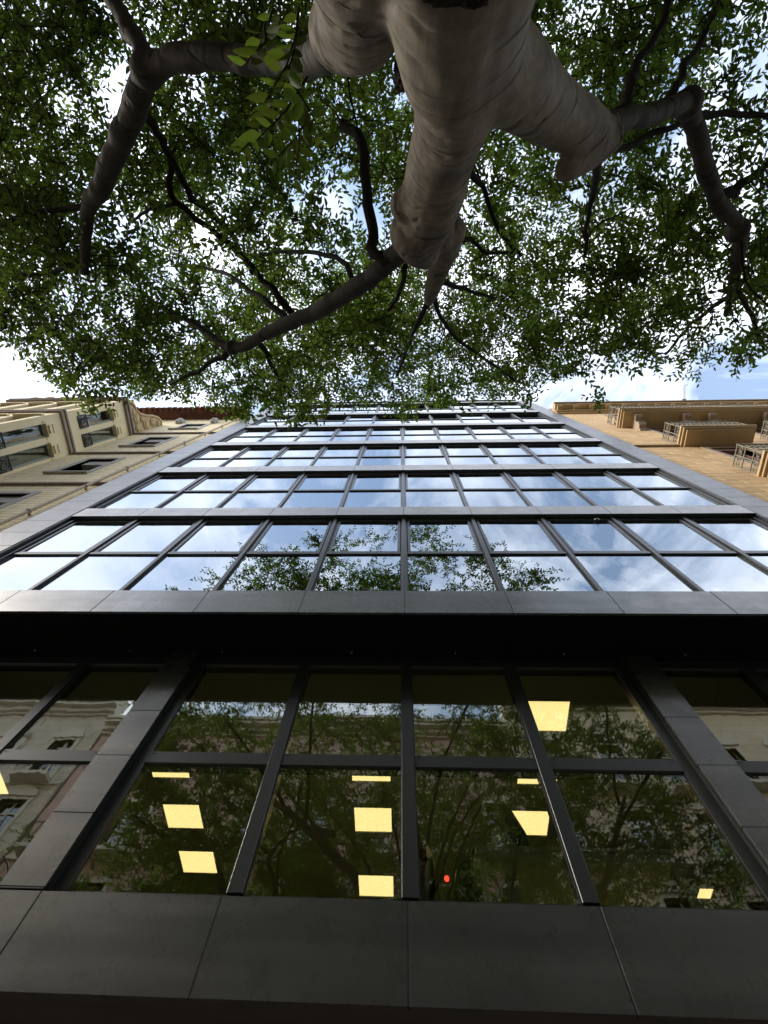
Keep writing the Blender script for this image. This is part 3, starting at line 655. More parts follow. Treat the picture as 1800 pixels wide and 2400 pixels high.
# carved bosses under the eaves
def boss(name, c, sc, material, seed):
    bm = bmesh.new(); bmesh.ops.create_icosphere(bm, subdivisions=4, radius=1)
    rr = random.Random(seed); ph = [rr.uniform(0, 6) for _ in range(6)]
    for v in bm.verts:
        p = v.co; k = 1 + .13 * math.sin(7 * p.x + ph[0]) * math.sin(6 * p.z + ph[1]) + .09 * math.sin(13 * p.z + ph[2] + 4 * p.y) + .06 * math.sin(17 * p.x + ph[3])
        v.co = Vector((p.x * sc[0], p.y * sc[1], p.z * sc[2])) * k + Vector(c)
    me = bpy.data.meshes.new(name); bm.to_mesh(me); bm.free(); me.materials.append(material)
    me.polygons.foreach_set('use_smooth', [True] * len(me.polygons))
    o = bpy.data.objects.new(name, me); C.objects.link(o); return o
for xx in (-9.75, -8.22):
    cadd(boss('carved_boss', (xx, YW - .06, 21.75), (.15, .14, .30), M['surround'], int(-xx * 10)))
# bay window projecting over the street
BX, BYF = -10.35, 1.68
bay = cadd(MB().box(-14.8, BX - .34, BYF + .34, YW - .002, 7.9, 18.9).build('bay', M['curtain']))
sideh = []; fronth = []
for z0, z1 in ((9.25, 11.28), (12.70, 14.74), (16.10, 18.02)):
    for y0 in (1.87, 2.47): sideh.append((y0, y0 + .42, z0, z1))
    for x0 in (-11.25, -12.3, -13.35, -14.4): fronth.append((x0, x0 + .72, z0, z1))
swap(MB().wall(BYF, YW - .001, BX - .22, BX, 7.8, 18.9, sideh)).build('side_wall', M['creamplain'], bay, fix=True)
MB().wall(-14.8, BX - .001, BYF - .001, BYF + .22, 7.8, 18.9, fronth).build('front_wall', M['creamplain'], bay)
for zc, ex in ((8.1, .10), (11.98, .07), (15.44, .07), (18.80, .10)):
    for dz, e2 in ((0, ex), (.075, ex * .55), (.15, ex * 1.25)):
        MB().box(-14.8, BX + e2, BYF - e2, YW - .003, zc - .06 + dz, zc + .009 + dz).build('cornice', M['mould'] if dz != .075 else M['creamplain'], bay)
for y0, y1, z0, z1 in sideh:
    xg = BX - .13
    f = MB().box(xg - .02, xg + .02, y0, y0 + .05, z0, z1).box(xg - .02, xg + .02, y1 - .05, y1, z0, z1).box(xg - .02, xg + .02, y0 + .05, y1 - .05, z1 - .06, z1).box(xg - .02, xg + .02, y0 + .05, y1 - .05, z0, z0 + .06)
    f.build('window_frame', M['greenframe'], bay)
    MB().box(xg - .004, xg + .004, y0 + .05, y1 - .05, z0 + .06, z1 - .06).build('pane', M['winglass'], bay)
    r = MB(); xr = BX + .02; cz, cyy = z0 + .22, (y0 + y1) / 2
    for (ya, yb, za, zb) in ((y0, y1, z0 + .01, z0 + .035), (y0, y1, z0 + .41, z0 + .435), (y0, y0 + .025, z0 + .036, z0 + .409), (y1 - .025, y1, z0 + .036, z0 + .409)):
        r.box(xr - .012, xr + .012, ya, yb, za, zb)
    spiral(r, (xr, cyy, cz), .155, .016, 'x', 2.1, 1); ring(r, (xr, cyy, cz), .172, .012, 'x')
    for a, b in ((-1, -1), (1, -1), (-1, 1), (1, 1)): ring(r, (xr, cyy + a * .155, cz + b * .15), .03, .009, 'x', 8)
    r.build('railing', M['iron'], bay, True)
    k = MB().box(BX + .001, BX + .05, cyy - .12, cyy + .12, z1 + .05, z1 + .14).build('lintel_moulding', M['creamplain'], bay)
    arcp = [(cyy + .13 * math.cos(a), z1 + .22 + .17 * math.sin(a)) for a in np.linspace(0, math.pi, 9)]
    MB().extrude(arcp, 'x', BX + .001, BX + .035).build('cartouche', M['creamplain'], bay, fix=True)
    MB().box(BX + .001, BX + .03, y0 - .05, y0 - .005, z1 - .12, z1 + .04).build('corner_moulding', M['creamplain'], bay)
    MB().box(BX + .001, BX + .03, y1 + .005, y1 + .05, z1 - .12, z1 + .04).build('corner_moulding', M['creamplain'], bay)
for x0, x1, z0, z1 in fronth:
    yg = BYF + .13
    MB().box(x0, x0 + .05, yg - .02, yg + .02, z0, z1).box(x1 - .05, x1, yg - .02, yg + .02, z0, z1).box(x0 + .05, x1 - .05, yg - .02, yg + .02, z1 - .06, z1).build('window_frame', M['greenframe'], bay)
    MB().box(x0 + .05, x1 - .05, yg - .004, yg + .004, z0, z1 - .06).build('pane', M['winglass'], bay)
    MB().box(x0 - .08, x1 + .08, BYF - .06, BYF - .002, z1 + .06, z1 + .16).build('lintel_moulding', M['creamplain'], bay)
# parapet and carved scroll on top of the bay
MB().box(-14.8, BX - .06, BYF + .05, BYF + .25, 19.05, 19.62).build('parapet', M['creamplain'], bay)
for xx in np.arange(-14.3, -10.6, .62):
    o = boss('parapet_carving', (float(xx), BYF + .03, 19.55), (.26, .13, .22), M['carved'], int(-xx * 7)); o.parent = bay
vol = [(YW - .002, 18.99), (YW - .002, 21.15), (2.78, 21.2), (2.62, 21.0), (2.5, 20.6), (2.42, 20.1), (2.30, 19.7), (2.10, 19.45), (1.92, 19.40), (1.82, 19.2), (1.84, 18.99)]
MB().extrude(vol, 'x', BX - .30, BX + .03).build('carved_scroll', M['carved'], bay, fix=True)
MB().tube([(BX + .03, p[0], p[1]) for p in vol[1:-1]], .055, 8).build('scroll_moulding', M['tanplain'], bay, True)
for j, (yy, zz, s_) in enumerate(((2.78, 19.4, .2), (2.74, 19.95, .19), (2.72, 20.5, .17), (2.45, 19.35, .18), (2.5, 19.75, .13), (2.15, 19.2, .13), (2.85, 20.9, .13))):
    o = boss('carved_leaf', (BX + .02, yy, zz), (.09, s_, s_ * 1.15), M['carved'], 40 + j); o.parent = bay

# ---- tan building
tan, tadd = rooted('apartment_building', (11, 3.0, 0), 'tan stone apartment building with iron balconies beside the office block', 'building')
DOORS = [(x, x + .95, z, z + 2.95) for x in (8.98, 12.0, 15.0) for z in (1.7, 5.25, 8.80, 12.36, 15.90, 19.36)]
tadd(MB().wall(6.97, 24, YW, 3.32, 0, 23.3, DOORS).build('wall', M['tan']))
tadd(MB().box(6.99, 24, 3.34, 9.0, 0, 23.3).build('rear_block', M['dark']))
# stone blocks proud of the wall, one by one
wb = tadd(MB().box(6.98, 7.0, YW - .004, YW - .001, 8.2, 8.5).build('block_course', M['tanplain']))
blk = MB().cbox(0, .608, 0, .02, 0, .288, .003).mesh('stone_block'); blk.materials.append(M['block'])
row = 0; z = 8.62; nb = 0
while z < 18.7:
    if not any(abs(z + .15 - c) < .2 for c in (15.72,)):
        x = 6.985 - (0.31 if row % 2 else 0)
        while x < 11.3:
            xa, xb = max(x, 6.975), x + .608
            segs = [(xa, xb)]
            for d in DOORS:
                if d[2] - .1 < z + .15 < d[3] + .15:
                    ns_ = []
                    for a, b in segs:
                        if b < d[0] - .16 or a > d[1] + .16: ns_.append((a, b))
                        else:
                            if a < d[0] - .2: ns_.append((a, d[0] - .17))
                            if b > d[1] + .2: ns_.append((d[1] + .17, b))
                    segs = ns_
            for a, b in segs:
                if b - a > .1 and nb < 290:
                    link_mesh('stone_block', blk, wb, (a, YW - .007 - random.uniform(0, .003), z + .006), scale=((b - a) / .608, 1, 1)); nb += 1
            x += .62
    z += .30; row += 1
tadd(MB().box(6.97, 8.35, YW - .07, YW - .001, 15.64, 15.72).build('string_course', M['tanplain']))
tadd(MB().box(6.97, 8.35, YW - .04, YW - .001, 15.76, 15.80).build('string_course', M['tanplain']))
for d in DOORS:
    if d[0] > 13 or d[2] < 8: pass
    x0, x1, z0, z1 = d
    dr = tadd(MB().box(x0 - .15, x0, YW - .03, YW + .25, z0, z1 + .15).box(x1, x1 + .15, YW - .03, YW + .25, z0, z1 + .15).box(x0, x1, YW - .031, YW + .249, z1, z1 + .149).build('door_surround', M['tandark']))
    mid = (x0 + x1) / 2
    for a, b in ((x0, mid - .004), (mid + .004, x1)):
        MB().box(a, a + .07, YW + .13, YW + .18, z0, z1).box(b - .07, b, YW + .13, YW + .18, z0, z1).box(a + .07, b - .07, YW + .13, YW + .18, z1 - .3, z1).box(a + .07, b - .07, YW + .13, YW + .18, z0, z0 + .5).build('door_leaf', M['pinkwood'], dr)
        MB().box(a + .07, b - .07, YW + .15, YW + .158, z0 + .5, z1 - .3).build('pane', M['winglass'], dr)
    MB().box(x0 + .001, x1 - .001, YW + .02, YW + .125, z1 - .16, z1 - .001).build('shutter_box', M['pinkwood'], dr)
def corbel(parent, x, z, wd, dp_, h):
    pr = [(YW, z), (YW - dp_, z), (YW - dp_, z - .10), (YW - dp_ * .86, z - .16), (YW - dp_ * .62, z - .18), (YW - dp_ * .50, z - h * .45), (YW - dp_ * .58, z - h * .62), (YW - dp_ * .42, z - h * .80), (YW - dp_ * .18, z - h * .86), (YW - .05, z - h), (YW, z - h)]
    o = MB().extrude(pr, 'x', x - wd / 2, x + wd / 2).build('corbel', M['tandark'], parent, fix=True)
    MB().box(x - wd / 2 - .03, x + wd / 2 + .03, YW - dp_ - .02, YW - .002, z + .001, z + .05).build('corbel_cap', M['tanplain'], parent)
def balcony(x0, x1, z, dp_, corbels):
    """z: underside of the slab"""
    yf = YW - dp_
    s = tadd(MB().box(x0 + .12, x1 - .12, yf + .10, YW - .002, z, z + .07).build('balcony', M['tanplain']))
    MB().box(x0 + .05, x1 - .05, yf + .04, YW - .003, z + .072, z + .14).build('slab_moulding', M['tanplain'], s)
    MB().box(x0, x1, yf, YW - .004, z + .142, z + .20).build('slab', M['tanplain'], s)
    zb, zt = z + .23, z + 1.10
    for sx in (x0 + .05, x1 - .05):                                   # side railings
        r = MB()
        for zz in (zb, zb + .27, zt - .30, zt): r.box(sx - .012, sx + .012, yf + .05, YW - .005, zz - .012, zz + .012)
        for yy in (yf + .05, yf + .05 + (dp_ - .1) * .5, YW - .03): r.box(sx - .011, sx + .011, yy - .011, yy + .011, zb + .0125, zt + .02)
        n = 4
        for k in range(n):
            yy = yf + .12 + (dp_ - .22) * (k + .0) / (n - 1)
            for zz in (zb + .135, zt - .15): ring(r, (sx, yy, zz), .062, .010, 'x', 10, 4); ring(r, (sx, yy, zz), .028, .008, 'x', 8, 4)
        r.build('side_railing', M['railiron'], s)
    r = MB(); yr = yf + .05
    for zz in (zb, zb + .27, zt - .30): r.box(x0 + .062, x1 - .062, yr - .012, yr + .012, zz - .012, zz + .012)
    r.box(x0 + .03, x1 - .03, yr - .025, yr + .025, zt - .012, zt + .018)
    n = max(2, int((x1 - x0) / .14))
    for k in range(1, n):
        xx = x0 + .05 + (x1 - x0 - .1) * k / n
        r.box(xx - .008, xx + .008, yr - .008, yr + .008, zb + .013, zt - .013)
        if k % 1 == 0:
            for zz in (zb + .135, zt - .15): ring(r, (xx + .07, yr, zz), .05, .009, 'y', 8, 4)
    r.build('front_railing', M['railiron'], s)
    for cx_ in corbels: corbel(s, cx_, z - .055, .26, dp_ * .72, .62)
balcony(8.36, 10.56, 15.65, .60, ())
balcony(11.42, 13.6, 15.65, .60, ())
balcony(8.03, 13.9, 19.10, .71, (8.62, 10.35, 11.25, 13.2))
balcony(8.24, 10.45, 12.10, .60, ())
balcony(8.24, 10.45, 8.55, .60, ())
balcony(11.42, 13.6, 12.10, .60, ())
# main cornice with modillions
for a, b, e in ((22.95, 23.06, .08), (23.062, 23.18, .16), (23.30, 23.45, .40), (23.452, 23.56, .48), (23.562, 23.62, .44)):
    tadd(MB().box(6.97, 24, YW - e, YW + .3, a, b).build('cornice', M['tanplain'] if e < .45 else M['tandark']))
for k in range(16):
    tadd(MB().box(7.05 + k * .72, 7.27 + k * .72, YW - .36, YW - .002, 23.182, 23.298).build('modillion', M['tanplain']))
tadd(MB().box(6.97, 24, YW - .1, YW + .3, 23.63, 24.25).build('parapet', M['tandark']))
tadd(MB().box(6.97, 24, YW + .301, 9.0, 23.31, 23.9).build('roof', M['tandark']))
an = empty('roof_pole', (12.86, 2.50, 23.63)); tag(an, 'slim grey metal pole jutting out from the roof cornice of the tan stone building', 'pole')
MB().tube([(0, 0, 0), (.17, -.29, .40), (.34, -.58, .80)], .05, 10).build('pole', M['screw'], an)
MB().box(-.09, .09, -.06, .16, -.008, .05).build('base_plate', M['screw'], an)
MB().tube([(.34, -.58, .80), (.50, -.60, .83)], .02, 8).build('arm', M['screw'], an)

# ---- far side of the street (seen mirrored in the lower windows)
def opposite(x0, x1, h, material, label, arched, nwin, tone):
    YO = -13.0
    e, add = rooted('apartment_building', ((x0 + x1) / 2, YO, 0), label, 'building')
    pitch = (x1 - x0) / nwin; holes = []
    zs_ = [0.4 + 3.55 * k for k in range(int((h - 1.2) / 3.55))]
    for z in zs_:
        for i in range(nwin):
            cx = x0 + pitch * (i + .5); holes.append((cx - .62, cx + .62, z + .35, z + 2.75))
    add(MB().wall(x0, x1, YO - .35, YO, 0, h, holes).build('wall', material))
    add(MB().box(x0 + .05, x1 - .05, YO - 8, YO - .40, 0, h - .2).build('rear_block', M['dark']))
    for a, b, ex in ((h - .7, h - .55, .15), (h - .548, h - .3, .35), (h - .298, h - .1, .65), (h - .098, h + .08, .75)):
        add(MB().box(x0 - .02, x1 + .02, YO - .3, YO + ex, a, b).build('cornice', tone))
    add(MB().box(x0, x1, YO - .5, YO + .12, h + .082, h + .75).build('parapet', tone))
    for z in zs_[1:]:
        add(MB().box(x0, x1, YO + .001, YO + .10, z + .02, z + .16).build('string_course', tone))
    for hx0, hx1, hz0, hz1 in holes:
        if hz0 < 5: continue
        s = add(MB().box(hx0 - .18, hx0, YO - .2, YO + .06, hz0, hz1 + .2).box(hx1, hx1 + .18, YO - .2, YO + .06, hz0, hz1 + .2).box(hx0, hx1, YO - .2, YO + .061, hz1, hz1 + .2).build('window_surround', tone))
        MB().box(hx0, hx1, YO - .26, YO - .25, hz0, hz1).build('pane', M['winglass'], s)
        mxd = (hx0 + hx1) / 2
        MB().box(mxd - .05, mxd + .05, YO - .248, YO - .2, hz0, hz1).box(hx0, mxd - .05, YO - .248, YO - .2, hz1 - .6, hz1 - .53).box(mxd + .05, hx1, YO - .248, YO - .2, hz1 - .6, hz1 - .53).build('frame', M['trim'], s)
        if arched:
            pr = [((hx0 + hx1) / 2 + .85 * math.cos(a), hz1 + .15 + .6 * math.sin(a)) for a in np.linspace(0, math.pi, 11)]
            MB().extrude(pr, 'y', YO + .062, YO + .16).build('arched_hood', tone, s, fix=True)
        MB().box(hx0 - .35, hx1 + .35, YO + .101, YO + .75, hz0 - .28, hz0 - .12).build('balcony_slab', tone, s)
        r = MB().box(hx0 - .33, hx1 + .33, YO + .70, YO + .73, hz0 + .80, hz0 + .84)
        for k in range(13):
            xx = hx0 - .33 + (hx1 - hx0 + .66) * k / 12; r.box(xx - .012, xx + .012, YO + .705, YO + .725, hz0 - .119, hz0 + .80)
        r.build('balcony_railing', M['iron'], s)
opposite(-46, -17.2, 23.4, M['oppA'], 'beige stone apartment building with arched hoods mirrored in the window at the picture edge', True, 9, M['trim'])
opposite(-17.0, 5.8, 22.0, M['oppB'], 'pinkish apartment building mirrored behind the tree in the middle windows', False, 8, M['trim'])
opposite(6.0, 40, 24.0, M['oppC'], 'cream stone apartment building with heavy cornice mirrored beyond the dark pilaster', True, 11, M['trim'])

# ------------------------------------------------------------------ the street tree over the camera
def catmull(pts, rad, sub=5):
    P = [Vector(p) for p in pts]; out_p = []; out_r = []
    for i in range(len(P) - 1):
        p0 = P[max(i - 1, 0)]; p1 = P[i]; p2 = P[i + 1]; p3 = P[min(i + 2, len(P) - 1)]
        for k in range(sub):
            t = k / sub
            q = 0.5 * ((2 * p1) + (p2 - p0) * t + (2 * p0 - 5 * p1 + 4 * p2 - p3) * t * t + (3 * p1 - p0 - 3 * p2 + p3) * t ** 3)
            out_p.append(q); out_r.append(rad[i] * (1 - t) + rad[i + 1] * t)
    out_p.append(P[-1]); out_r.append(rad[-1]); return out_p, out_r
def px_limb(lst):
    """(u, v, width in pixels, distance) -> points and radii"""
    return [at(u, v, t) for u, v, wpx, t in lst], [wpx * t / F_PX / 2 for u, v, wpx, t in lst]
trunk_pts = [Vector((0.06, -0.98, -0.1)), Vector((0.06, -0.96, 0.5)), Vector((0.06, -0.94, 1.6)), Vector((0.07, -0.93, 2.25)), Vector((0.09, -0.92, 2.62))]
trunk_rad = [0.42, 0.33, 0.30, 0.285, 0.25]
FORK = [Vector((0.08, -0.92, 2.3)), Vector((0.10, -0.91, 2.62))]
LIMBS = []; BACKLIT = []
LIMBS.append((trunk_pts, trunk_rad))
# middle limb
p, r = px_limb([(1078, 200, 222, 1.62), (1052, 310, 168, 2.05), (1028, 400, 152, 2.45), (1003, 495, 146, 2.9), (982, 562, 110, 3.2), (1000, 600, 64, 3.4)])
LIMBS.append((FORK + [at(1062, 90, 1.36)] + p, [0.2, 0.2, 0.172] + r))
# limb to the left: lobe, then the arm coloured as backlit
p, r = px_limb([(850, 15, 215, 1.5), (790, 80, 140, 1.95)])
LIMBS.append(([Vector((0.0, -0.93, 2.2)), Vector((-0.06, -0.95, 2.6))] + p, [0.24, 0.22] + r))
p, r = px_limb([(800, 70, 150, 1.85), (755, 125, 120, 2.2), (690, 145, 98, 2.55), (600, 140, 84, 2.8), (450, 135, 80, 3.0), (355, 165, 84, 3.2), (300, 290, 82, 3.6), (240, 430, 70, 4.1), (205, 500, 46, 4.5), (200, 640, 28, 5.2)])
BACKLIT.append((p, r))
# limb to the right
p, r = px_limb([(1185, 175, 188, 1.62), (1280, 250, 138, 1.95), (1380, 312, 104, 2.25)])
LIMBS.append(([FORK[0], FORK[1] + Vector((.05, 0, 0)), at(1110, 90, 1.4)] + p, [0.2, 0.19, 0.16] + r))
p, r = px_limb([(1360, 315, 100, 2.22), (1430, 290, 80, 2.5), (1530, 268, 66, 2.8), (1605, 250, 66, 3.1), (1640, 340, 62, 3.4), (1680, 470, 56, 3.9), (1735, 545, 46, 4.3), (1722, 640, 32, 4.9), (1700, 740, 14, 5.5)])
BACKLIT.append((p, r))
# sawn stub
p, r = px_limb([(1420, 315, 96, 2.34), (1372, 362, 78, 2.30), (1328, 395, 60, 2.27), (1310, 405, 34, 2.26)])
LIMBS.append((p, r))
# fork of the middle limb
p, r = px_limb([(975, 560, 84, 3.25), (935, 595, 72, 3.5), (850, 665, 66, 3.9), (740, 730, 54, 4.4), (640, 772, 44, 4.8), (545, 815, 34, 5.2), (450, 757, 20, 5.6), (345, 706, 11, 6.1)])
BACKLIT.append((p, r))
p, r = px_limb([(1005, 545, 88, 3.2), (1048, 555, 76, 3.35), (1034, 612, 56, 3.7), (1012, 682, 34, 4.2), (1000, 720, 12, 4.8)])
LIMBS.append((p, r))
THIN = [
 [(945, 600, 30, 3.5), (884, 600, 24, 3.6), (870, 520, 26, 3.8), (845, 335, 24, 4.3), (797, 292, 20, 4.6)],
 [(1035, 520, 30, 3.3), (1062, 450, 26, 3.6), (1088, 405, 22, 3.9), (1130, 435, 12, 4.4), (1165, 530, 10, 5.0), (1220, 600, 8, 5.6)],
 [(320, 250, 22, 3.6), (345, 275, 18, 4.0), (398, 372, 15, 4.6), (412, 472, 14, 5.0), (542, 575, 14, 5.3), (620, 660, 15, 5.2), (694, 745, 18, 4.9)],
 [(330, 262, 18, 3.7), (390, 350, 14, 4.3), (450, 461, 15, 5.0), (540, 545, 11, 5.6), (590, 640, 8, 6.2)],
 [(412, 478, 10, 5.0), (350, 490, 8, 5.4), (310, 520, 6, 5.9)],
 [(215, 482, 18, 4.4), (150, 490, 13, 4.7), (40, 508, 10, 5.2), (-60, 560, 8, 5.8)],
 [(345, 150, 46, 3.2), (320, 92, 40, 3.2), (270, 20, 36, 3.3), (230, -80, 30, 3.5)],
 [(1450, 285, 30, 2.6), (1468, 240, 26, 2.8), (1491, 152, 20, 3.2), (1551, 54, 17, 3.6), (1565, -60, 14, 4.0)],
 [(1560, 260, 22, 2.9), (1605, 157, 17, 3.3), (1654, 81, 14, 3.7), (1700, -40, 11, 4.2)],
 [(1610, 280, 18, 3.2), (1690, 268, 14, 3.6), (1800, 272, 12, 4.0), (1900, 300, 9, 4.6)],
 [(1690, 470, 24, 3.9), (1745, 430, 18, 4.3), (1810, 380, 15, 4.8), (1900, 330, 10, 5.4)],
 [(1380, 335, 22, 2.35), (1450, 350, 14, 2.9), (1540, 310, 14, 3.3), (1610, 280, 12, 3.7)],
 [(1400, 335, 26, 2.3), (1398, 430, 16, 3.3), (1375, 520, 10, 4.2), (1372, 600, 7, 5.0)],
 [(1030, 640, 16, 3.9), (1090, 560, 10, 4.6), (1140, 590, 8, 5.2), (1210, 590, 6, 5.8)],
 [(1035, 660, 14, 4.0), (1100, 680, 9, 5.0), (1160, 700, 6, 5.8)],
 [(950, 625, 14, 3.7), (935, 690, 10, 4.5), (900, 740, 8, 5.2), (860, 790, 6, 6.0)],
 [(690, 760, 18, 4.6), (600, 690, 12, 5.3), (520, 640, 9, 6.0), (420, 620, 6, 6.8)],
 [(830, 680, 16, 4.0), (800, 610, 12, 4.6), (700, 590, 9, 5.4), (600, 600, 7, 6.2)],
 [(545, 815, 16, 5.2), (480, 860, 10, 5.9), (400, 900, 7, 6.8)],
 [(600, 790, 14, 5.0), (640, 860, 10, 6.0), (680, 930, 7, 7.5)],
 [(200, 600, 16, 5.0), (120, 640, 11, 5.6), (20, 640, 8, 6.2)],
 [(1715, 650, 14, 5.0), (1760, 740, 10, 5.8), (1790, 820, 6, 6.6)],
 [(1700, 700, 12, 5.4), (1620, 760, 8, 6.2), (1560, 830, 6, 7.2)],
 [(1010, 690, 12, 4.3), (1060, 780, 9, 5.8), (1150, 850, 7, 7.4), (1220, 900, 5, 9.0)],
 [(1005, 700, 14, 4.4), (960, 800, 10, 6.0), (930, 880, 7, 7.8)],
]
tree = empty('street_tree', (0.06, -0.95, 0.12))
tag(tree, 'big street tree with smooth grey forked trunk leaning over the camera', 'tree')
TINV = Matrix.Translation((-0.06, 0.95, -0.12))
def tpart(o, par=None):
    o.parent = tree if par is None else par
    if par is None: o.matrix_parent_inverse = TINV
    return o
mb = MB()
SKEL = []
for pts, rad in LIMBS:
    pp, rr = catmull(pts, rad, 6)
    mb.tube(pp, rr, 20)
    SKEL += [(q, r_) for q, r_ in zip(pp, rr) if q.z > 3.6]
# knuckles and collars
def blob(mb, u, v, wpx, t):
    c = at(u, v, t); rad = wpx * t / F_PX / 2; prof = np.linspace(0, math.pi, 9)
    mb.tube([c + Vector((0, 0, -math.cos(a) * rad)) for a in prof], [max(math.sin(a) * rad, .002) for a in prof], 14)
def grow(mb, name, material, vox, iters, amp):
    o = mb.build(name, material, None, True, fix=True)
    rm = o.modifiers.new('remesh', 'REMESH'); rm.mode = 'VOXEL'; rm.voxel_size = vox; rm.use_smooth_shade = True
    sm_ = o.modifiers.new('smooth', 'SMOOTH'); sm_.factor = 0.5; sm_.iterations = iters
    dg = bpy.context.evaluated_depsgraph_get(); nm_ = bpy.data.meshes.new_from_object(o.evaluated_get(dg))
    o.modifiers.clear(); old = o.data; o.data = nm_; bpy.data.meshes.remove(old)
    nm_.polygons.foreach_set('use_smooth', [True] * len(nm_.polygons))
    if not nm_.materials: nm_.materials.append(material)
    # knotty relief: lumps, fine wrinkles and creases running round the limb
    n_ = len(nm_.vertices); co = np.empty(n_ * 3, np.float32); no = np.empty(n_ * 3, np.float32)
    nm_.vertices.foreach_get('co', co); nm_.vertex_normals.foreach_get('vector', no); co = co.reshape(-1, 3); no = no.reshape(-1, 3)
    dsp = np.empty(n_, np.float32)
    for i_ in range(n_):
        p_ = Vector(co[i_]); a_ = mnoise.noise(p_ * 3.1); b_ = mnoise.noise(p_ * 11.0 + Vector((7, 3, 1))); c_ = mnoise.noise(p_ * 2.2 + Vector((1, 9, 4)))
        ph = (p_.z * 7.5 + p_.x * 1.6 + 1.4 * a_ + .5 * b_) % 1.0
        cr_ = math.exp(-((ph - .5) / .075) ** 2) * max(0.0, min(1.0, .35 + 2.2 * c_))
        dsp[i_] = amp * (.55 * a_ + .22 * b_ - .75 * cr_)
    co += no * dsp[:, None]; nm_.vertices.foreach_set('co', co.ravel()); nm_.update()
    return tpart(o)
for b_ in ((972, 545, 122, 3.05), (1050, 545, 84, 3.3), (955, 480, 84, 2.8), (1385, 315, 104, 2.28)): blob(mb, *b_)
grow(mb, 'trunk', M['bark'], .0125, 8, .016)
M['scar'] = mat('dark_bark_scar', (0.035, 0.024, 0.017), rough=0.95, noise=(40, 0.4), bump=(70, 0.02))
for (u_, v_, t_, sc_, sd_) in ((1050, -8, .955, (.05, .015, .012), 3), (1110, 2, .985, (.03, .012, .008), 4), (948, 165, 1.66, (.035, .04, .06), 5), (940, 190, 1.80, (.028, .03, .045), 6), (1150, 165, 1.50, (.018, .02, .05), 8)):
    tpart(boss('bark_scar', at(u_, v_, t_), sc_, M['scar'], sd_))
KN = {0: [(345, 165, 76, 3.2)], 1: [(1612, 242, 66, 3.1), (1728, 540, 54, 4.25)], 2: [(545, 815, 36, 5.2)]}
for q_, (pts, rad) in enumerate(BACKLIT):
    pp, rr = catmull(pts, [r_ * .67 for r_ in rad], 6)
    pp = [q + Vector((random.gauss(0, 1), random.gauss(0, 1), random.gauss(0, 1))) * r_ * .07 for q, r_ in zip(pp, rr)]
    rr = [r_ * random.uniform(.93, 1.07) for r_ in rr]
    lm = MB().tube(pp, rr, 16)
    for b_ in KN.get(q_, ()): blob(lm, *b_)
    grow(lm, 'limb', M['backlitbark'], .012, 5, .009)
    SKEL += [(q, r_) for q, r_ in zip(pp, rr) if q.z > 3.6]
for lst in THIN:
    p, r = px_limb(lst)
    pp, rr = catmull(p, r, 5)
    pp = [q + Vector((random.gauss(0, 1), random.gauss(0, 1), random.gauss(0, 1))) * min(rr_ * 0.35, .012) for q, rr_ in zip(pp, rr)]
    tpart(MB().tube(pp, rr, 8).build('branch', M['twig'] if r[0] < .05 else M['backlitbark'], None, True))
    SKEL += [(q, r_) for q, r_ in zip(pp, rr)]
SK = np.array([list(q) for q, _ in SKEL])

LEAF_V = np.array([(0, 0, 0), (.32, .21, .05), (.68, .15, .035), (1, 0, -.06), (.68, -.15, .035), (.32, -.21, .05)])
LEAF_F = np.array([(0, 3, 2, 1), (0, 5, 4, 3)])
def leaves_mesh(name, pos, fwd, nrm, length, material, extra=None):
    n = len(pos)
    F = fwd / np.linalg.norm(fwd, axis=1, keepdims=True)
    S = np.cross(nrm, F); S /= np.maximum(np.linalg.norm(S, axis=1, keepdims=True), 1e-6); U = np.cross(F, S)
    V = pos[:, None, :] + length[:, None, None] * (LEAF_V[None, :, 0:1] * F[:, None, :] + LEAF_V[None, :, 1:2] * S[:, None, :] + LEAF_V[None, :, 2:3] * U[:, None, :])
    V = V.reshape(-1, 3); Fa = (LEAF_F[None] + (np.arange(n) * 6)[:, None, None]).reshape(-1, 4)
    me = bpy.data.meshes.new(name)
    me.vertices.add(len(V)); me.vertices.foreach_set('co', V.astype(np.float32).ravel())
    me.loops.add(Fa.size); me.loops.foreach_set('vertex_index', Fa.astype(np.int32).ravel())
    me.polygons.add(len(Fa)); me.polygons.foreach_set('loop_start', np.arange(0, Fa.size, 4, dtype=np.int32))
    me.update(calc_edges=True)
    at_ = me.attributes.new('leafrnd', 'FLOAT', 'POINT'); at_.data.foreach_set('value', np.repeat(RNG.random(n), 6).astype(np.float32))
    me.materials.append(material); return me
AX = np.array([0.06, -0.7])
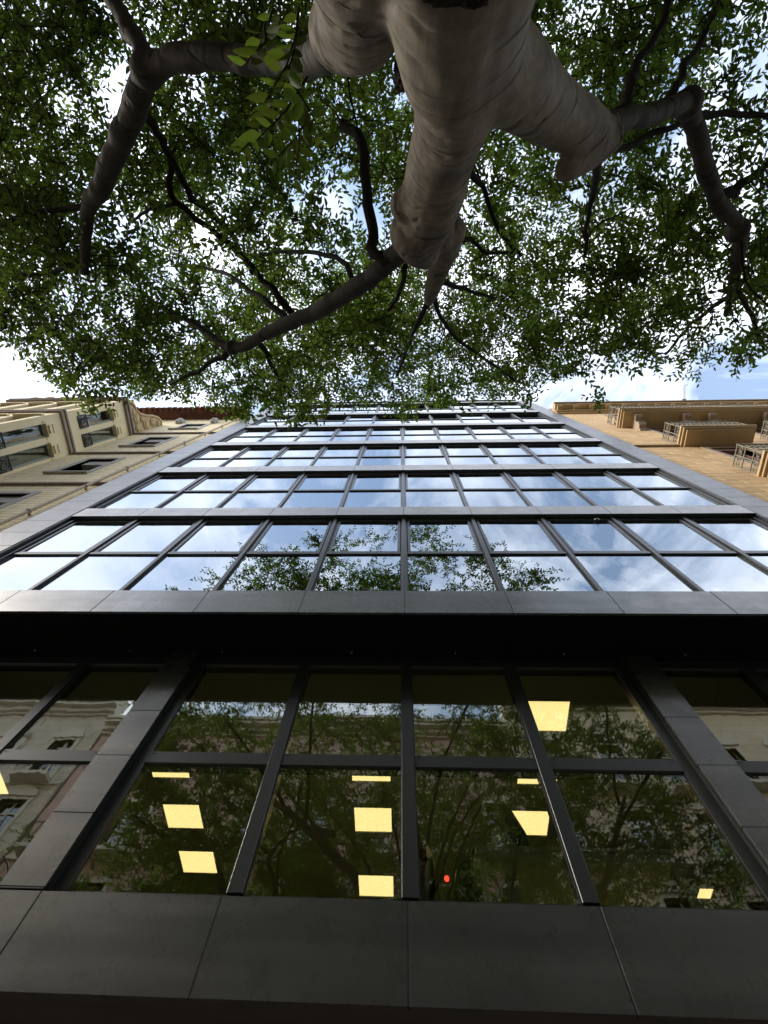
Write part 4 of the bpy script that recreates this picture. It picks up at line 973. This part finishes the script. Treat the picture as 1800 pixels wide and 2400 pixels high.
def sprays(centres, nt_rng=(8, 12), tl=(.26, .66), size=(.062, .102), step=.041, axis=AX):
    P, Fw, Nm, Ln, T = [], [], [], [], []
    for c in centres:
        outw = np.array([c[0] - axis[0], c[1] - axis[1], 0.0]); outw /= max(np.linalg.norm(outw), .3)
        for _ in range(RNG.integers(*nt_rng)):
            az = RNG.uniform(0, 2 * math.pi); el = RNG.uniform(-.25, .55)
            d = np.array([math.cos(az) * math.cos(el), math.sin(az) * math.cos(el), math.sin(el)]) + outw * .45
            d /= np.linalg.norm(d); ln = RNG.uniform(*tl); n = int(ln / step)
            s0 = c + RNG.normal(0, .10, 3)
            k = (np.arange(n) + .6) * step
            droop = -.28 * k ** 2
            q = s0 + d * k[:, None]; q[:, 2] += droop
            side = np.cross(d, [0, 0, 1.0]); side /= max(np.linalg.norm(side), .1)
            sg = np.where(np.arange(n) % 2 == 0, 1.0, -1.0)[:, None]
            f = d * .65 + side * sg * .75 + RNG.normal(0, .28, (n, 3)); f[:, 2] -= .22
            nn = np.array([0, 0, 1.0]) + RNG.normal(0, .38, (n, 3))
            P.append(q); Fw.append(f); Nm.append(nn); Ln.append(RNG.uniform(*size, n)); T.append((s0, s0 + d * ln * .55 + [0, 0, -.28 * (ln * .55) ** 2], q[-1] if n else s0))
    return np.concatenate(P), np.concatenate(Fw), np.concatenate(Nm), np.concatenate(Ln), T
# lower edge of the canopy as the photograph shows it (u, v)
EDGE = np.array([(-200, 760), (0, 815), (60, 850), (110, 880), (170, 945), (215, 965), (290, 955), (340, 925), (430, 940), (500, 955), (560, 985), (640, 985), (690, 1003), (735, 985), (800, 965), (860, 955), (925, 965), (955, 1008), (990, 960), (1060, 950), (1130, 962), (1200, 930), (1235, 965), (1280, 900), (1330, 880), (1375, 955), (1410, 960), (1440, 880), (1520, 875), (1600, 895), (1690, 905), (1740, 885), (1800, 820), (2000, 760)], float)
def zhi(r): return 14.6 - .17 * r * r
def dens(u, v):
    d = 1.0
    if v < 420: d *= .62 + .38 * max(0, v) / 420
    if u < 420 and v < 600: d *= .85
    if u > 1430: d *= .72
    if u > 1500 and v < 400: d *= .62
    if u > 1640: d *= .8
    if 60 < u < 330 and v > 560: d *= 1.15
    if v > 880: d *= .75
    if 480 < u < 640 and 380 < v < 640: d *= .8
    return d
cen = []
GU, GV = 40, 22
for gu in range(GU):
    for gv in range(GV):
        for rep in range(2):
            u = -60 + 1920 * (gu + RNG.random()) / GU; v = -60 + 1080 * (gv + RNG.random()) / GV
            if v > np.interp(u, EDGE[:, 0], EDGE[:, 1]) - 18: continue
            if RNG.random() > 0.62 * dens(u, v) * (0.40 + 1.2 * max(0, min(1, .5 + .9 * math.sin(u / 83 + 1.3 * math.sin(v / 61)) * math.sin(v / 71 + 1.1 * math.sin(u / 97)) + .25 * math.sin(u / 31 + v / 37)))): continue
            for tr_ in range(40):
                t = RNG.uniform(4.3, 12.5)
                c = np.array(at(u, v, t)); rr_ = np.hypot(c[0] - AX[0], c[1] - AX[1])
                if 6.0 - .10 * rr_ < c[2] < zhi(rr_) and (tr_ > 6 or c[2] > 7.0): cen.append(c); break
ins = len(cen)
while len(cen) < ins + 300:                                            # the rest of the crown, out of frame
    a = RNG.uniform(0, 2 * math.pi); rr_ = 5.6 * math.sqrt(RNG.random()); c = np.array([AX[0] + rr_ * math.cos(a), AX[1] + rr_ * math.sin(a), RNG.uniform(6.2, 14)])
    if c[2] > zhi(rr_) or c[1] > (c[2] - 1.55) / 8: continue
    u, v, dz_ = project(c[None]); u, v = u[0], v[0]
    if dz_[0] > 0 and -40 < u < 1840 and -40 < v < 2400: continue
    cen.append(c)
k_ = 0
while k_ < 190:                                                        # high front of the dome, the part the mirrored windows show
    u, v = RNG.uniform(330, 1330), RNG.uniform(640, 950)
    if v > np.interp(u, EDGE[:, 0], EDGE[:, 1]) - 15: continue
    t = RNG.uniform(8.5, 12.6); c = np.array(at(u, v, t)); rr_ = np.hypot(c[0] - AX[0] + .5, c[1] - AX[1])
    if 9.8 < c[2] < zhi(rr_) + .4: cen.append(c); k_ += 1
cen = np.array(cen)
P, Fw, Nm, Ln, T = sprays(cen)
u, v, dz_ = project(P)
lim = np.interp(u, EDGE[:, 0], EDGE[:, 1]) + RNG.normal(0, 9, len(u))
ok = ~((dz_ > 0) & (v > lim)) & (P[:, 1] < (P[:, 2] - 1.55) / 6.5)
P, Fw, Nm, Ln = P[ok], Fw[ok], Nm[ok], Ln[ok]
crown = bpy.data.objects.new('crown', leaves_mesh('crown', P, Fw, Nm, Ln, M['leaf'])); C.objects.link(crown); tpart(crown); crown['kind'] = 'stuff'
# twigs and the thin boughs that carry the sprays
tw = MB()
for a_, b_, c_ in T:
    uu, vv, zz_ = project(np.array([a_, c_]))
    e_ = np.interp(uu, EDGE[:, 0], EDGE[:, 1])
    if (vv > e_ + 5).any(): continue
    tw.tube([a_, b_, c_], [.006, .0045, .002], 3, cap=False)
nodes = [np.array(q) for q in SK]; nrad = [max(.004, float(r_)) for _, r_ in SKEL]
order = np.argsort([((SK - c) ** 2).sum(1).min() for c in cen])
NA = np.array(nodes); RA = np.array(nrad)
for ci in order:
    c = cen[ci]; dd = ((NA - c) ** 2).sum(1) + np.maximum(0, NA[:, 2] - c[2]) * 1.5
    j = int(dd.argmin()); s0 = NA[j]; L_ = np.linalg.norm(c - s0)
    r0 = min(RA[j] * .8, .006 + .006 * L_)
    m1 = s0 * .66 + c * .34 + RNG.normal(0, .07 * L_, 3) + np.array([0, 0, .05 * L_]); m2 = s0 * .33 + c * .67 + RNG.normal(0, .07 * L_, 3) + np.array([0, 0, .05 * L_])
    pp, rr = catmull([s0, m1, m2, c], [r0, r0 * .85, r0 * .7, .004], 3)
    tw.tube(pp, rr, 4, cap=False)
    NA = np.vstack([NA, [list(q) for q in pp[2:]]]); RA = np.concatenate([RA, rr[2:]])
two = tw.build('twigs', M['twig'], None, True); tpart(two); two['kind'] = 'stuff'
# young shoots hanging close to the lens, leaf by leaf
leaf_me = leaves_mesh('leaf', np.zeros((1, 3)), np.array([[1.0, 0, 0]]), np.array([[0, 0, 1.0]]), np.array([1.0]), M['youngleaf'])
sh = []
for base_uv, tip_uv, t0, t1, nl in (((640, 20), (575, 150), 2.0, 1.75, 9), ((700, 60), (620, 240), 2.15, 1.9, 12), ((720, 180), (600, 330), 2.3, 2.2, 12), ((700, 20), (660, 210), 2.1, 2.0, 10), ((690, 200), (760, 330), 2.5, 2.6, 12), ((640, 240), (560, 360), 2.6, 2.7, 12), ((700, 260), (690, 420), 2.7, 3.0, 12), ((620, 60), (600, 120), 1.8, 1.7, 4), ((740, 250), (640, 380), 2.6, 2.9, 12)):
    A = at(*base_uv, t0); B = at(*tip_uv, t1); shoot = tpart(MB().tube([A, (A + B) / 2 + Vector((.01, 0, .03)), B], [.006, .004, .002], 5).build('shoot', M['twig']))
    for k in range(nl):
        f = (k + .7) / nl; q = A.lerp(B, f) + Vector((0, 0, .03 * math.sin(math.pi * f)))
        d = (B - A).normalized(); s = d.cross(Vector((0, 0, 1))).normalized() * (1 if k % 2 else -1)
        fw = (d * .6 + s * .8 + Vector((random.gauss(0, .25), random.gauss(0, .25), random.gauss(0, .2) - .25))).normalized()
        nr = (Vector((0, 0, 1)) + Vector((random.gauss(0, .35), random.gauss(0, .35), 0)))
        sd_ = nr.cross(fw).normalized(); up_ = fw.cross(sd_)
        s_ = random.uniform(.075, .125)
        o = bpy.data.objects.new('leaf', leaf_me); C.objects.link(o); o.parent = shoot
        mm = Matrix((fw, sd_, up_)).transposed().to_4x4()
        o.matrix_local = Matrix.Translation(q) @ mm @ Matrix.Scale(s_, 4)

# ---- neighbouring trees of the same row and across the street
def plain_tree(seed):
    rg = random.Random(seed)
    root = empty('street_tree', (0, 0, 0))
    t_ = MB(); sk = []
    tp = [Vector((0, 0, 0)), Vector((.05, .03, 1.5)), Vector((.0, .08, 3.2)), Vector((.12, .0, 5.0)), Vector((.1, .1, 7.5)), Vector((.2, 0, 9.5))]
    pp, rr = catmull(tp, [.30, .23, .21, .15, .09, .03], 5); t_.tube(pp, rr, 14); sk += pp[10:]
    for k in range(9):
        a = k * 2.4 + rg.uniform(-.3, .3); z0 = 3.2 + .5 * k * .9; L_ = rg.uniform(2.0, 3.2) * (1 - .05 * k)
        q = [Vector((.05, .05, z0)), Vector((math.cos(a) * L_ * .4, math.sin(a) * L_ * .4, z0 + 1.3)), Vector((math.cos(a + .2) * L_ * .75, math.sin(a + .2) * L_ * .75, z0 + 2.0)), Vector((math.cos(a + .1) * L_, math.sin(a + .1) * L_, z0 + 3.0))]
        pp, rr = catmull(q, [.11, .075, .045, .015], 4); t_.tube(pp, rr, 8); sk += pp[4:]
    o = t_.build('trunk', M['bark'], root, True, fix=True)
    cs = []
    while len(cs) < 230:
        a = RNG.uniform(0, 2 * math.pi); rr_ = 3.5 * math.sqrt(RNG.random()); c = np.array([rr_ * math.cos(a), rr_ * math.sin(a), RNG.uniform(4.8, 11.5)])
        if c[2] < 12.0 - .28 * rr_ ** 2 and c[2] > 4.6 + .1 * rr_: cs.append(c)
    P, Fw, Nm, Ln, T = sprays(np.array(cs), nt_rng=(8, 11), size=(.09, .13), axis=np.array([0, 0]))
    cw = bpy.data.objects.new('crown', leaves_mesh('crown', P, Fw, Nm, Ln, M['leaf'])); C.objects.link(cw); cw.parent = root; cw['kind'] = 'stuff'
    ska = np.array([list(q) for q in sk]); b_ = MB()
    for c in cs:
        j = int(((ska - c) ** 2).sum(1).argmin()); L_ = np.linalg.norm(ska[j] - c)
        b_.tube([ska[j], (ska[j] + c) / 2 + [0, 0, .06 * L_], c], [.02, .012, .006], 4, cap=False)
    bo_ = b_.build('twigs', M['twig'], root); bo_['kind'] = 'stuff'
    return root
proto = plain_tree(5)
SPOTS = [(-13.6, -1.3, .4, 1.0, 'street tree further along the near kerb, in front of the cream building'),
         (12.8, -1.3, 2.2, 1.0, 'street tree further along the near kerb, in front of the tan building'),
         (-13.5, -10.6, 1.1, 1.15, 'street tree across the road before the beige building, mirrored in the window'),
         (-5.2, -10.6, 3.0, 1.2, 'street tree across the road before the pink building, nearer the beige one'),
         (3.4, -10.6, 5.1, 1.2, 'street tree across the road before the pink building, nearer the cream one'),
         (12.0, -10.6, 4.0, 1.15, 'street tree across the road before the cream building, mirrored beyond the pilaster')]
for i, (x, y, rz, sc, lb) in enumerate(SPOTS):
    if i == 0: root = proto
    else:
        root = proto.copy(); C.objects.link(root)
        for ch in list(proto.children):
            c = ch.copy(); C.objects.link(c); c.parent = root
    root.location = (x, y, 0.10); root.rotation_euler = (0, 0, rz); root.scale = (sc, sc, sc)
    tag(root, lb, 'tree', 'street trees along both kerbs')
tree['group'] = 'street trees along both kerbs'
